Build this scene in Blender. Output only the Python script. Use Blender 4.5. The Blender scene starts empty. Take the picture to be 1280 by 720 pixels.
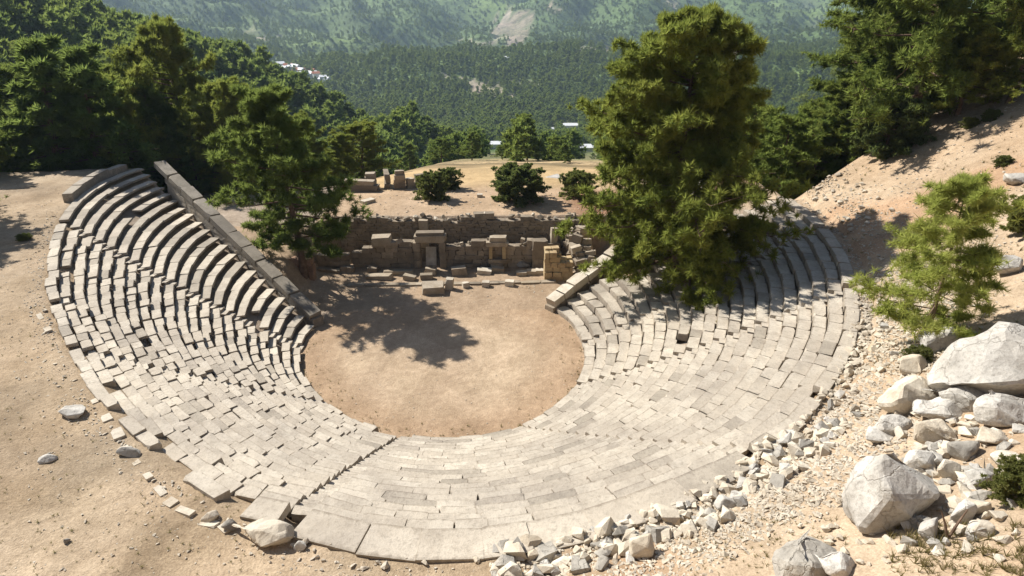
import bpy, bmesh, math, random
import numpy as np
from mathutils import Vector, Matrix, Euler

# ------------------------------------------------------------------ camera, sky, sun, exposure
SC = bpy.context.scene
COL = SC.collection
CAM = np.array([3.88, -38.04, 22.5]); PITCH = .436; YAW = -.019; F = 770.0     # F in pixels of a 1280 px wide frame
cd = bpy.data.cameras.new('camera'); cam = bpy.data.objects.new('camera', cd); COL.objects.link(cam)
cam.location = CAM; cam.rotation_euler = (math.pi / 2 - PITCH, 0, YAW)
cd.sensor_width = 36; cd.lens = F / 1280 * 36; cd.clip_start = .1; cd.clip_end = 20000
SC.camera = cam
SUN_XY = (-.81, .586); SUN_EL = math.radians(43)
W = bpy.data.worlds.new('World'); SC.world = W; W.use_nodes = True
wn = W.node_tree; bg = wn.nodes['Background']
sky = wn.nodes.new('ShaderNodeTexSky'); sky.sky_type = 'NISHITA'; sky.sun_disc = False
sky.sun_elevation = SUN_EL; sky.sun_rotation = math.atan2(SUN_XY[0], SUN_XY[1]) % (2 * math.pi)
wn.links.new(sky.outputs[0], bg.inputs[0]); bg.inputs[1].default_value = .06
sd = bpy.data.lights.new('sun', 'SUN'); sun = bpy.data.objects.new('sun', sd); COL.objects.link(sun)
sd.energy = 5.0; sd.angle = math.radians(.5); sd.color = (1, .96, .89)
TO_SUN = Vector((SUN_XY[0] * math.cos(SUN_EL), SUN_XY[1] * math.cos(SUN_EL), math.sin(SUN_EL)))
sun.rotation_euler = TO_SUN.to_track_quat('Z', 'Y').to_euler(); sun.location = (-60, 40, 80)
vs = SC.view_settings; vs.view_transform = 'Standard'; vs.look = 'None'; vs.gamma = 1; vs.exposure = .75
SC.render.engine = 'CYCLES'
cy = SC.cycles; cy.use_denoising = True; cy.max_bounces = 5; cy.diffuse_bounces = 3; cy.volume_bounces = 0; cy.transparent_max_bounces = 4
try: cy.denoiser = 'OPENIMAGEDENOISE'
except Exception: pass

R = random.Random(7)
NR = np.random.default_rng(11)

# ------------------------------------------------------------------ small helpers
def rays(px):
    px = np.atleast_2d(np.array(px, float))
    u = (px[:, 0] - 640) / F; v = -(px[:, 1] - 360) / F
    c, s = math.cos(PITCH), math.sin(PITCH)
    Y = c + v * s; Z = -s + v * c
    c, s = math.cos(YAW), math.sin(YAW)
    return np.stack([u * c - Y * s, u * s + Y * c, Z], 1)
def atz(x, y, z):
    d = rays((x, y))[0]; return CAM + (z - CAM[2]) / d[2] * d
def aty(x, y, Y):
    d = rays((x, y))[0]; return CAM + (Y - CAM[1]) / d[1] * d
def project(P):
    P = P - CAM
    c, s = math.cos(YAW), math.sin(YAW)
    x = P[:, 0] * c + P[:, 1] * s; y = -P[:, 0] * s + P[:, 1] * c
    c, s = math.cos(PITCH), math.sin(PITCH)
    Y = y * c - P[:, 2] * s; Z = y * s + P[:, 2] * c
    Y = np.where(Y < .1, 1e-3, Y)
    return 640 + F * x / Y, 360 - F * Z / Y, Y
def sstep(a, b, x):
    t = np.clip((x - a) / (b - a), 0, 1); return t * t * (3 - 2 * t)
def vnoise(x, y, seed=0):
    xi = np.floor(x).astype(np.int64); yi = np.floor(y).astype(np.int64)
    fx = x - xi; fy = y - yi
    fx = fx * fx * (3 - 2 * fx); fy = fy * fy * (3 - 2 * fy)
    def h(a, b):
        n = (a * 374761393 + b * 668265263 + seed * 974711) & 0x7fffffff
        n = ((n ^ (n >> 13)) * 1274126177) & 0x7fffffff
        return ((n ^ (n >> 16)) & 0xffff) / 65535.0
    a = h(xi, yi); b = h(xi + 1, yi); c = h(xi, yi + 1); d = h(xi + 1, yi + 1)
    return (a * (1 - fx) + b * fx) * (1 - fy) + (c * (1 - fx) + d * fx) * fy
def fbm(x, y, sc, oct=4, seed=0):
    s = 0; a = 1; t = 0
    for o in range(oct):
        s = s + a * (vnoise(x / sc + 17.3 * o, y / sc - 9.1 * o, seed + o) - .5); t += a; a *= .5; sc *= .5
    return s / t * 2

def mesh(name, V, faces, mat, smooth=False):
    """faces: (n,3) or (n,4) int array, or a list of tuples"""
    m = bpy.data.meshes.new(name)
    if isinstance(faces, np.ndarray):
        V = np.asarray(V, np.float32); n, k = faces.shape
        m.vertices.add(len(V)); m.vertices.foreach_set('co', V.ravel())
        m.loops.add(n * k); m.loops.foreach_set('vertex_index', faces.astype(np.int32).ravel())
        m.polygons.add(n); m.polygons.foreach_set('loop_start', np.arange(0, n * k, k, dtype=np.int32))
        m.update(calc_edges=True)
    else:
        m.from_pydata([tuple(v) for v in V], [], faces); m.update()
    if mat: m.materials.append(mat)
    m.polygons.foreach_set('use_smooth', np.full(len(m.polygons), smooth)); m.validate()
    return m
def link(name, data, parent=None, loc=(0, 0, 0), rot=(0, 0, 0), sc=(1, 1, 1)):
    o = bpy.data.objects.new(name, data); COL.objects.link(o)
    o.location = loc; o.rotation_euler = rot; o.scale = sc
    if parent: o.parent = parent
    return o
def tag(o, label=None, cat=None, group=None, kind=None):
    if label: o['label'] = label
    if cat: o['category'] = cat
    if group: o['group'] = group
    if kind: o['kind'] = kind
    return o
def thing(name, label, cat, loc=(0, 0, 0), group=None, rotz=0):
    return tag(link(name, None, None, loc, (0, 0, rotz)), label, cat, group, 'thing')

# ------------------------------------------------------------------ materials
def mat_new(name, rough=.9):
    m = bpy.data.materials.new(name); m.use_nodes = True
    b = m.node_tree.nodes['Principled BSDF']; b.inputs['Roughness'].default_value = rough
    b.inputs['Specular IOR Level'].default_value = .15
    return m, m.node_tree, b
def nd(nt, t, **kw):
    n = nt.nodes.new(t)
    for k, v in kw.items(): setattr(n, k, v)
    return n
def mixc(nt, fac, a, b, mode='MIX'):
    n = nt.nodes.new('ShaderNodeMix'); n.data_type = 'RGBA'; n.blend_type = mode
    for i, v in ((0, fac), (6, a), (7, b)):
        if hasattr(v, 'is_output'): nt.links.new(v, n.inputs[i])
        else: n.inputs[i].default_value = v if i == 0 else (*v, 1)
    return n.outputs[2]
def ramp(nt, src, p0, p1, c0=(0, 0, 0), c1=(1, 1, 1)):
    n = nt.nodes.new('ShaderNodeValToRGB'); e = n.color_ramp.elements
    e[0].position = p0; e[1].position = p1; e[0].color = (*c0, 1); e[1].color = (*c1, 1)
    nt.links.new(src, n.inputs[0]); return n.outputs[0]
def noise(nt, scale, detail=4, vec=None, rough=.6):
    n = nt.nodes.new('ShaderNodeTexNoise'); n.inputs['Scale'].default_value = scale
    n.inputs['Detail'].default_value = detail; n.inputs['Roughness'].default_value = rough
    if vec is None:
        g = nt.nodes.new('ShaderNodeNewGeometry'); vec = g.outputs['Position']
    nt.links.new(vec, n.inputs['Vector']); return n.outputs[0]
def bump(nt, b, h, st, dist):
    n = nt.nodes.new('ShaderNodeBump'); n.inputs['Strength'].default_value = st; n.inputs['Distance'].default_value = dist
    nt.links.new(h, n.inputs['Height']); nt.links.new(n.outputs[0], b.inputs['Normal'])

def stone_mat(name, c0, c1, stain, stain_amt=.5, lichen=None, sc=1.0, bst=.5, crack=0, joint_dirt_shade=None):
    m, nt, b = mat_new(name)
    oi = nd(nt, 'ShaderNodeObjectInfo')
    geo = nd(nt, 'ShaderNodeNewGeometry')
    base = mixc(nt, oi.outputs['Random'], c0, c1)
    n1 = noise(nt, 1.1 * sc, 5); n2 = noise(nt, 7 * sc, 5, rough=.7); n3 = noise(nt, 30 * sc, 3)
    col = mixc(nt, ramp(nt, n1, .42, .68), base, stain)
    m1 = nt.nodes.new('ShaderNodeMath'); m1.operation = 'MULTIPLY'; m1.inputs[1].default_value = stain_amt
    nt.links.new(ramp(nt, n2, .5, .72), m1.inputs[0])
    col = mixc(nt, m1.outputs[0], col, tuple(x * .62 for x in stain))
    if lichen: col = mixc(nt, ramp(nt, n3, .62, .7), col, lichen)
    col = mixc(nt, .8, col, ramp(nt, noise(nt, .22 * sc, 4), .32, .66, (.74, .73, .73), (1.04, 1.03, 1.0)), 'MULTIPLY')
    col = mixc(nt, .25, col, ramp(nt, n3, .3, .7, (.5, .5, .5), (1.4, 1.4, 1.4)), 'MULTIPLY')
    h = n2
    if joint_dirt_shade:      # soil and lichen along a stone's worn edges, and shade painted on its risers
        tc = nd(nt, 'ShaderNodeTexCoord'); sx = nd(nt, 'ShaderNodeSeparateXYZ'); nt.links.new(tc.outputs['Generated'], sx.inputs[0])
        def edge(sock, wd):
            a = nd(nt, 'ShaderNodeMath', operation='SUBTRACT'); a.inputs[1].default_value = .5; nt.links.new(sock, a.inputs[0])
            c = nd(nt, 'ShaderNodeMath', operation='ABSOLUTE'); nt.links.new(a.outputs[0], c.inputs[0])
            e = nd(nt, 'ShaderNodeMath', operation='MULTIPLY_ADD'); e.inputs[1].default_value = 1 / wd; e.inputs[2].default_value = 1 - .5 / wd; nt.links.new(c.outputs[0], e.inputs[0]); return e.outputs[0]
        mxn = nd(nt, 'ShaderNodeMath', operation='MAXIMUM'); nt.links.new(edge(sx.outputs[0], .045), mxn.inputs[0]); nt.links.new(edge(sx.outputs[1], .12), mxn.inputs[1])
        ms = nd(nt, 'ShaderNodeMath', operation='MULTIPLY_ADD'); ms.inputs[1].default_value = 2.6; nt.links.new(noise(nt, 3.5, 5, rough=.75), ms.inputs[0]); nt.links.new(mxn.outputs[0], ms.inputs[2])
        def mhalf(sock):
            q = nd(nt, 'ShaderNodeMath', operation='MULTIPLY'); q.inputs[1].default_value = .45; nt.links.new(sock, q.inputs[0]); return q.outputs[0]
        col = mixc(nt, ramp(nt, mhalf(ms.outputs[0]), .62, 1.0, (0, 0, 0), (.62, .62, .62)), col, joint_dirt_shade)
    if crack:
        v = nd(nt, 'ShaderNodeTexVoronoi', feature='DISTANCE_TO_EDGE'); v.inputs['Scale'].default_value = crack
        ad = nd(nt, 'ShaderNodeVectorMath', operation='ADD'); tn = nd(nt, 'ShaderNodeTexNoise'); tn.inputs['Scale'].default_value = 2.0; tn.inputs['Detail'].default_value = 5
        nt.links.new(geo.outputs['Position'], tn.inputs['Vector']); nt.links.new(geo.outputs['Position'], ad.inputs[0]); nt.links.new(tn.outputs['Color'], ad.inputs[1]); nt.links.new(ad.outputs[0], v.inputs['Vector'])
        k = ramp(nt, v.outputs['Distance'], .0, .02, (.5, .48, .45), (1, 1, 1)); col = mixc(nt, .5, col, k, 'MULTIPLY')
        h = mixc(nt, .5, n2, k)
    nt.links.new(col, b.inputs['Base Color'])
    bump(nt, b, h, bst, .06)
    return m
M_SEAT = stone_mat('weathered_limestone', (.50, .44, .36), (.59, .53, .44), (.43, .375, .305), .6, (.29, .265, .225), joint_dirt_shade=(.20, .165, .125))
M_SEATD = stone_mat('grey_limestone', (.39, .345, .28), (.46, .405, .335), (.32, .28, .23), .6, (.22, .2, .17), joint_dirt_shade=(.17, .14, .11))
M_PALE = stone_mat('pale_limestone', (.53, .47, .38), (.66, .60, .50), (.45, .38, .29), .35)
M_WHITE = stone_mat('white_rock', (.50, .475, .43), (.60, .57, .52), (.38, .355, .315), .8, (.33, .31, .28), sc=1.1, bst=1.0, crack=.55)
M_GREY = stone_mat('grey_rock', (.33, .31, .28), (.42, .39, .34), (.25, .23, .2), .6, (.2, .19, .17), bst=.9, crack=.7)
M_STAGE = stone_mat('worn_stage_stone', (.36, .30, .225), (.48, .41, .32), (.31, .25, .18), .55, (.22, .19, .15))
M_DARK = stone_mat('dark_coping_stone', (.25, .22, .18), (.33, .29, .24), (.2, .175, .14), .6, (.16, .15, .12))
M_WALL = stone_mat('ruin_masonry', (.22, .18, .135), (.37, .305, .23), (.2, .165, .125), .55, (.12, .10, .08))
M_OCHRE = stone_mat('ochre_masonry', (.42, .31, .17), (.52, .41, .25), (.33, .23, .13), .5)
M_RED = stone_mat('reddish_stone', (.30, .19, .13), (.36, .24, .165), (.24, .15, .1), .5)

def ground_mat():
    m, nt, b = mat_new('dry_soil')
    at = nd(nt, 'ShaderNodeVertexColor', layer_name='soil')
    n1 = noise(nt, .35, 6); n2 = noise(nt, 2.3, 6, rough=.7); n3 = noise(nt, 14, 4, rough=.7)
    col = mixc(nt, .8, at.outputs[0], ramp(nt, n1, .3, .7, (.72, .68, .62), (1.22, 1.2, 1.18)), 'MULTIPLY')
    col = mixc(nt, .8, col, ramp(nt, n2, .3, .7, (.78, .74, .7), (1.2, 1.2, 1.2)), 'MULTIPLY')
    col = mixc(nt, .9, col, ramp(nt, n3, .3, .72, (.7, .68, .66), (1.3, 1.3, 1.3)), 'MULTIPLY')
    nt.links.new(col, b.inputs['Base Color'])
    mx = nt.nodes.new('ShaderNodeMath'); mx.operation = 'MULTIPLY_ADD'; mx.inputs[1].default_value = 2.5
    nt.links.new(n2, mx.inputs[0]); nt.links.new(n3, mx.inputs[2])
    bump(nt, b, mx.outputs[0], .55, .08)
    return m
M_GROUND = ground_mat()
def far_mat():
    m, nt, b = mat_new('forested_slope')
    at = nd(nt, 'ShaderNodeVertexColor', layer_name='soil')
    n1 = noise(nt, .012, 5); n2 = noise(nt, .07, 5, rough=.7)
    col = mixc(nt, .8, at.outputs[0], ramp(nt, n1, .3, .7, (.7, .72, .7), (1.3, 1.25, 1.2)), 'MULTIPLY')
    col = mixc(nt, .9, col, ramp(nt, n2, .32, .68, (.6, .62, .6), (1.4, 1.35, 1.3)), 'MULTIPLY')
    nt.links.new(col, b.inputs['Base Color'])
    bump(nt, b, n2, .8, 5)
    return m
M_FAR = far_mat()
def leaf_mat(name, dark, light, tip, trans=.35):
    m = bpy.data.materials.new(name); m.use_nodes = True; nt = m.node_tree; nt.nodes.clear()
    out = nd(nt, 'ShaderNodeOutputMaterial')
    oi = nd(nt, 'ShaderNodeObjectInfo'); at = nd(nt, 'ShaderNodeVertexColor', layer_name='tint')
    c = mixc(nt, at.outputs[0], dark, light)
    c = mixc(nt, ramp(nt, noise(nt, .5, 3), .45, .75), c, tip)
    c = mixc(nt, .7, c, ramp(nt, oi.outputs['Random'], 0, 1, (.5, .64, .74), (1.55, 1.3, 1.0)), 'MULTIPLY')
    d = nd(nt, 'ShaderNodeBsdfDiffuse'); t = nd(nt, 'ShaderNodeBsdfTranslucent'); mx = nd(nt, 'ShaderNodeMixShader')
    mx.inputs[0].default_value = trans
    nt.links.new(c, d.inputs[0]); nt.links.new(mixc(nt, .55, c, (.27, .33, .07)), t.inputs[0])
    nt.links.new(d.outputs[0], mx.inputs[1]); nt.links.new(t.outputs[0], mx.inputs[2]); nt.links.new(mx.outputs[0], out.inputs[0])
    return m
M_NEEDLE = leaf_mat('pine_needles', (.105, .15, .042), (.235, .27, .065), (.245, .26, .07), .6)
M_FOREST = leaf_mat('forest_needles', (.11, .17, .05), (.21, .27, .075), (.23, .275, .08), .6)
M_FARLEAF = leaf_mat('far_needles', (.12, .185, .058), (.20, .275, .08), (.21, .275, .085), .5)
M_YOUNG = leaf_mat('young_needles', (.33, .39, .10), (.5, .54, .16), (.52, .54, .18), .62)
M_BUSH = leaf_mat('bush_leaves', (.09, .11, .045), (.16, .18, .07), (.17, .18, .085), .45)
M_DRY = leaf_mat('dry_grass', (.2, .15, .08), (.3, .23, .12), (.24, .19, .1), .3)
def plain(name, c0, c1, sc=4, rough=.85):
    m, nt, b = mat_new(name, rough)
    nt.links.new(mixc(nt, ramp(nt, noise(nt, sc, 5), .35, .65), c0, c1), b.inputs['Base Color'])
    bump(nt, b, noise(nt, sc * 4, 3), .4, .03); return m
M_BARK = plain('pine_bark', (.10, .065, .045), (.2, .14, .10), 3)
M_PLASTER = plain('white_plaster', (.7, .68, .64), (.8, .78, .74), .5)
M_SHEET = plain('white_sheeting', (.72, .73, .74), (.8, .8, .8), .4, .5)
M_TILE = plain('red_tiles', (.36, .14, .08), (.45, .2, .12), 1)

# ------------------------------------------------------------------ plan of the theatre: inner and outer curves of the seating
def table(pts, sm):
    t = np.arange(-180, 181, 1.0); v = np.interp(t, [p[0] for p in pts], [p[1] for p in pts])
    k = np.exp(-.5 * (np.arange(-15, 16) / sm) ** 2); k /= k.sum()
    v = np.convolve(np.pad(v, 15, mode='edge'), k, 'valid'); return t, v
_ri = table([(-128, 10.7), (-101, 10.7), (-85, 10.1), (-57, 9.6), (-40, 9.5), (-23, 9.8), (-11, 10), (3, 10.25), (16, 10.4), (27, 10.45), (42, 10.2), (56, 10), (77, 9.7), (100, 9.7), (117, 9.9), (130, 10.1)], 5)
_ro = table([(-128, 41), (-120, 38.5), (-111, 34.1), (-98.7, 28.3), (-86, 24.7), (-73, 22.5), (-61, 21.1), (-48, 20.7), (-35, 21), (-24, 21.9), (-16, 22.8), (-9, 23.7), (-3, 24.5), (5, 25.1), (13, 25.2), (21, 25), (29, 24.7), (39, 24.4), (49, 24.2), (60, 24.4), (75, 25), (93, 27.1), (107, 29.5), (120, 32), (130, 34)], 4)
RI = lambda t: np.interp(t, *_ri)
RO = lambda t: np.interp(t, *_ro)
ZR = 7.5; NROW = 21
BND = [j / 21.9 for j in range(21)] + [1.0]
PL = np.array([-10.3, 3.7]); DL = np.array([-.737, .676]); NL = np.array([.676, .737])
PR = np.array([7.9, 5.9]); DR = np.array([.76, .65]); NRR = np.array([-.65, .76])
def sL(x, y): return (x - PL[0]) * NL[0] + (y - PL[1]) * NL[1]
def sR(x, y): return (x - PR[0]) * NRR[0] + (y - PR[1]) * NRR[1]
GT = ([-180, -60, -12, 5, 20, 40, 70, 100, 120, 140, 180], [0, 0, .02, .25, .5, .62, .6, .52, .4, .3, .2])
ZB = ([0, 62, 70, 80, 100, 150, 250, 400, 600, 750, 900, 1080, 1250, 1600, 2000, 2600, 3200, 4000, 6000],
      [4, 3.9, 3.4, 2.4, -1.6, -12.5, -36, -68, -101, -112, -108, -72, -88, -70, -42, 0, 75, 190, 260])
def G(x, y):
    """height of the ground everywhere"""
    x = np.asarray(x, float); y = np.asarray(y, float)
    r = np.hypot(x, y); t = np.degrees(np.arctan2(x, -y)); ri = RI(t); ro = RO(t); k = (r - ri) / (ro - ri)
    a, b = sL(x, y), sR(x, y)
    inside = np.where(x < 0, sstep(.5, -.2, a), sstep(.5, -.2, b))          # 1 within the wings of the cavea
    inside = np.where(y < 2, 1, inside)
    g = np.interp(t, *GT)
    out = 7.4 + np.minimum(g * (r - ro), 26 * g + .25 * np.maximum(r - ro - 26, 0)) + .25 * fbm(x, y, 7, 4, 3) * sstep(0, 4, r - ro)
    zc = np.where(k < 0, 0, np.where(k < 1, np.minimum(7.5 * k - .45 + .22 * sstep(-55, -75, t) , 7.0), out))
    zc = np.where((k >= 0) & (k < .07), -.05, zc)
    zc = np.where((k > .86) & (k < 1), np.maximum(zc, 7.5 * k - np.where((t > -47) & (t < -8), .02, .16)), zc); zc = np.where((k > .985) & (k < 1.05), 7.42, zc)
    # steep bank under the camera
    zf = np.minimum(22.5 - 1.2 * (y + 38.04) - 1.3, 20.6 + .35 * np.maximum(-38 - y, 0)); zf = np.minimum(zf, 70)
    zc = np.where(r > ro, np.maximum(zc, np.where(y < -24, zf, -99)), zc)
    d = np.hypot(x - CAM[0], y - CAM[1])
    # the stage, and the terrace behind it
    zs = 3.9 * sstep(17.5, 18.0, y)
    zs = zs * sstep(-14.5, -12.5, x) + (1 - sstep(-14.5, -12.5, x)) * (1.6 + .5 * sstep(9, 16, y) * 3)
    zs = zs + .5 * np.exp(-((x + 14.5) ** 2 + (y - 11) ** 2) / 14)
    zs = np.where(x > 12.5, np.maximum(zs, 3.9 * sstep(12.5, 17, x)), zs)
    n = fbm(x, y, 9, 3, 21) * .25 * sstep(20, 30, y)
    base = np.interp(d, *ZB) + n
    base = base + (fbm(x, y, 520, 5, 5) * 95 - np.abs(fbm(x + .5 * y, y, 330, 3, 6)) * 190 + 45) * sstep(620, 1500, d) * (.35 + .65 * sstep(900, 2000, d)) + fbm(x, y, 60, 3, 8) * 7 * sstep(150, 500, d)
    base = base + fbm(x, y, 45, 3, 77) * 14 * sstep(850, 1000, r) * sstep(.0, .35, fbm(x, y, 260, 2, 78))
    base = base + 55 * sstep(1500, 2700, d) * sstep(-200, -1200, x)
    zs = np.where(y > 25, np.minimum(base, 3.9 + n), zs)
    # bank falling behind the upper left wing, ridge falling behind the right one
    e = y - (22 + .12 * (x + 40)) + 1.2 * fbm(x, y, 6, 2, 31)
    bank = 7.4 - .8 * np.maximum(e, 0)
    cav = np.where((x < -10) & (k >= 1), np.minimum(zc, bank), zc)
    e2 = y - (11 + .42 * (x - 28))
    cav = np.where((x > 10) & (k >= 1), cav - .7 * np.maximum(e2, 0) - .02 * np.maximum(e2, 0) ** 2 * 0, cav)
    z = cav * inside + zs * (1 - inside)
    # left wooded hill
    hl = -30 - 5 * sstep(110, 190, d) + .46 * (-(x + 40 + 20 * sstep(90, 190, d))) + 8 * fbm(x, y, 55, 3, 12) - .35 * np.maximum(y - 250, 0) - .9 * np.maximum(30 - y, 0)
    hl = np.where(x > -40, -33 - .25 * (x + 40) - .35 * np.maximum(y - 250, 0), hl); hl = np.minimum(hl, 110)
    far = np.maximum(base - np.maximum(0, (-x - 10) * .0), hl)
    mids = -.18 * np.maximum(0, y - 24) * sstep(-5, -30, x) + base          # ground drops left of the terrace
    far = np.where((x < -5) & (y > 20), np.maximum(mids * sstep(300, 60, d) + base * (1 - sstep(300, 60, d)), hl), far)
    cw = sstep(25, 34, y) * np.where(x > 10, sstep(0, 10, e2), 1) * np.where(x < -10, sstep(4, 14, e), 1)
    cw = np.where((x < -10) & (e > 9), 1, cw)
    cw = np.where((x > 10), np.where(cav > far, 0, cw), cw)
    cw = np.where(y < 18, 0, cw)
    z = np.where((x < -30), np.maximum(z * (1 - cw) + far * cw, np.where(y > 10, hl, -99)), z * (1 - cw) + far * cw)
    return z
def gz(x, y): return float(G(np.array([x]), np.array([y]))[0])
def onray(px, py, lo=12, hi=400, add=0.0):
    """the point where the line of sight through a pixel first meets the ground"""
    d = rays((px, py))[0]; T = np.geomspace(lo, hi, 6000); P = CAM + T[:, None] * d
    i = np.where(P[:, 2] <= G(P[:, 0], P[:, 1]) + add)[0]
    return P[i[0]] if len(i) else P[-1]

def soil_near(x, y, z):
    r = np.hypot(x, y); t = np.degrees(np.arctan2(x, -y)); k = (r - RI(t)) / (RO(t) - RI(t))
    n = fbm(x, y, 5, 4, 41)[..., None]; n2 = fbm(x, y, 2.2, 3, 44)[..., None]
    def C(*c): return np.array(c) * (.93, .93, .95)
    col = C(.40, .315, .215) + n * C(.05, .055, .05) + n2 * .03; col = col * (1 - .22 * sstep(.1, .5, fbm(x, y, 3.2, 4, 47)))[..., None]
    def lay(col, m, c): m = np.clip(m, 0, 1)[..., None]; return col * (1 - m) + (c) * m
    # right slope: paler stony earth, orange where bare
    right = sstep(5, 20, t) * (k > 1)
    col = lay(col, right, C(.44, .345, .24) + n * C(.05, .07, .07))
    col = lay(col, right * sstep(.05, .5, fbm(x, y, 6, 3, 52)) * .8, C(.42, .28, .175))
    # orchestra
    orc = sstep(.04, -.03, k) * (y < 13)
    col = lay(col, (k > .0) & (k < .86), C(.36, .30, .235))
    col = lay(col, orc, C(.47, .37, .26) + n * C(.05, .05, .04) + n2 * C(.03, .03, .02))
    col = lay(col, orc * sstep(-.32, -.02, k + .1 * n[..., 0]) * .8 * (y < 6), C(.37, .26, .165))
    st = (y > 8) & (np.abs(x) < 16) & (y < 18)
    col = lay(col, st * .7, C(.38, .26, .17))
    col = lay(col, (y > 6) & (y < 18) & (sL(x, y) > .3) & (sR(x, y) > .3), C(.38, .29, .20))
    te = sstep(17.5, 19, y) * (x > -14) * (x < 20)
    col = lay(col, te, C(.44, .33, .22) + n * .04)
    col = lay(col, te * sstep(27, 34, y + 3 * n[..., 0]), C(.5, .37, .2))
    col = lay(col, te * sstep(9, 13, x) * sstep(30, 26, y), C(.33, .19, .12))
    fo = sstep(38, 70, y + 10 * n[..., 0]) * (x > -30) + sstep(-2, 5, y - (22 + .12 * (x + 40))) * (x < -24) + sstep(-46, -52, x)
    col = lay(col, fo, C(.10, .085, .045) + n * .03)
    e2 = y - (11 + .42 * (x - 28)); col = lay(col, (x > 22) * sstep(2, 9, e2), C(.16, .10, .06))
    return np.clip(col, .01, 1)
SCAR = [((640, 33), 26, 20, -.5), ((600, 54), 26, 3, .1), ((322, 44), 22, 5, .2), ((925, 49), 14, 3, 0), ((912, 72), 9, 22, .5), ((745, 62), 26, 4, 0), ((690, 10), 14, 4, .3), ((850, 5), 26, 4, 0), ((938, 138), 4, 11, 0), ((605, 110), 30, 11, .2), ((655, 104), 18, 5, .1), ((655, 22), 16, 12, .8), ((560, 96), 12, 4, .3)]
def bare(P, grow=1.0):
    px, py, dep = project(P); m = np.zeros(len(P))
    w = fbm(px, py, 16, 3, 61); w2 = fbm(px + py * .8, py * .6 - px * .3, 7, 2, 63)
    for (c, a, b, th) in SCAR:
        u, v = px - c[0], py - c[1]; cs, sn = math.cos(th), math.sin(th)
        q = np.hypot((u * cs + v * sn) / a, (-u * sn + v * cs) / b) + .55 * w + .7 * w2
        m = np.maximum(m, sstep(1.0 * grow, .8 * grow, q))
    return m * (dep > 650)
def soil_far(P, slope):
    x, y = P[:, 0], P[:, 1]; d = np.hypot(x - CAM[0], y - CAM[1])
    n = fbm(x, y, 130, 4, 71)[:, None]; n2 = fbm(x, y, 500, 3, 74)
    col = np.array((.085, .13, .045)) * (1 + .5 * n)
    w = (sstep(.05, .35, n2 + .1 * n[:, 0]) * sstep(700, 1100, d))[:, None]; col = col * (1 - w) + np.array((.13, .19, .055)) * w
    w = (sstep(150, 300, d) * sstep(900, 650, d) * sstep(-.15, .3, fbm(x, y, 90, 3, 76)))[:, None] * .75; col = col * (1 - w) + np.array((.22, .19, .105)) * w
    w = (sstep(1.15, 1.7, slope + .5 * n[:, 0]) * .7)[:, None]; col = col * (1 - w) + np.array((.27, .25, .225)) * w
    w = np.maximum(sstep(190, 105, d) * sstep(-45, -25, x), sstep(300, 140, d) * sstep(-20, 0, x) * sstep(-.1, .4, n[:, 0]))[:, None]; col = col * (1 - w) + np.array((.36, .27, .16)) * w
    w = (bare(P) * np.clip(.75 + .9 * fbm(x, y, 40, 3, 79), .25, 1))[:, None]; col = col * (1 - w) + (np.array((.36, .30, .25)) + .1 * n) * w
    return np.clip(col, .01, 1)
def set_soil(m, col):
    a = m.color_attributes.new('soil', 'FLOAT_COLOR', 'POINT')
    a.data.foreach_set('color', np.concatenate([col, np.ones((len(col), 1))], 1).astype(np.float32).ravel())
def grid_faces(nx, ny):
    i = np.arange(nx * ny).reshape(ny, nx)
    return np.stack([i[:-1, :-1], i[:-1, 1:], i[1:, 1:], i[1:, :-1]], -1).reshape(-1, 4)

# ------------------------------------------------------------------ ground: one sheet, fine near the theatre, coarse to the horizon
def axis(a, b, st, lo, hi, n):
    core = np.arange(a, b + 1e-6, st)
    up = b + np.geomspace(st * 1.3, hi - b, n); dn = a - np.geomspace(st * 1.3, a - lo, n)
    return np.concatenate([dn[::-1], core, up])
xs = axis(-50, 48, .33, -3900, 3900, 46); ys = axis(-36, 46, .33, -380, 3900, 46)
X, Y = np.meshgrid(xs, ys); X = X.ravel(); Y = Y.ravel(); Z = G(X, Y)
fine = (np.abs(X) < 50) & (np.abs(Y) < 46)
Z = Z + np.where(fine, .05 * fbm(X, Y, 1.3, 3, 91), 0)
rr = np.hypot(X, Y); az = np.degrees(np.arctan2(X, Y + 38))
Z = Z - sstep(64, 72, rr) * (np.abs(az) < 62) * sstep(62, 60, np.abs(az)) * (14 + np.minimum(.12 * rr, 160))
gm = mesh('ground', np.stack([X, Y, Z], 1), grid_faces(len(xs), len(ys)), M_GROUND, True)
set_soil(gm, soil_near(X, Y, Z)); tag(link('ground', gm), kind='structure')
# the valley and the mountains beyond it
ta = np.radians(np.linspace(-64, 64, 330)); ra = np.geomspace(62, 4000, 300)
TT, RR = np.meshgrid(ta, ra)
X = (RR * np.sin(TT)).ravel(); Y = (RR * np.cos(TT)).ravel() - 0; Z = G(X, Y) - .5 * sstep(74, 62, np.hypot(X, Y))
Zg = Z.reshape(RR.shape); slope = np.abs(np.gradient(Zg, axis=0) / np.gradient(RR, axis=0)).ravel()
P = np.stack([X, Y, Z], 1)
fm = mesh('mountain', P, grid_faces(len(ta), len(ra)), M_FAR, True); set_soil(fm, soil_far(P, slope))
tag(link('mountain', fm), kind='structure')
def gfar(x, y): return G(x, y)

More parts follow.
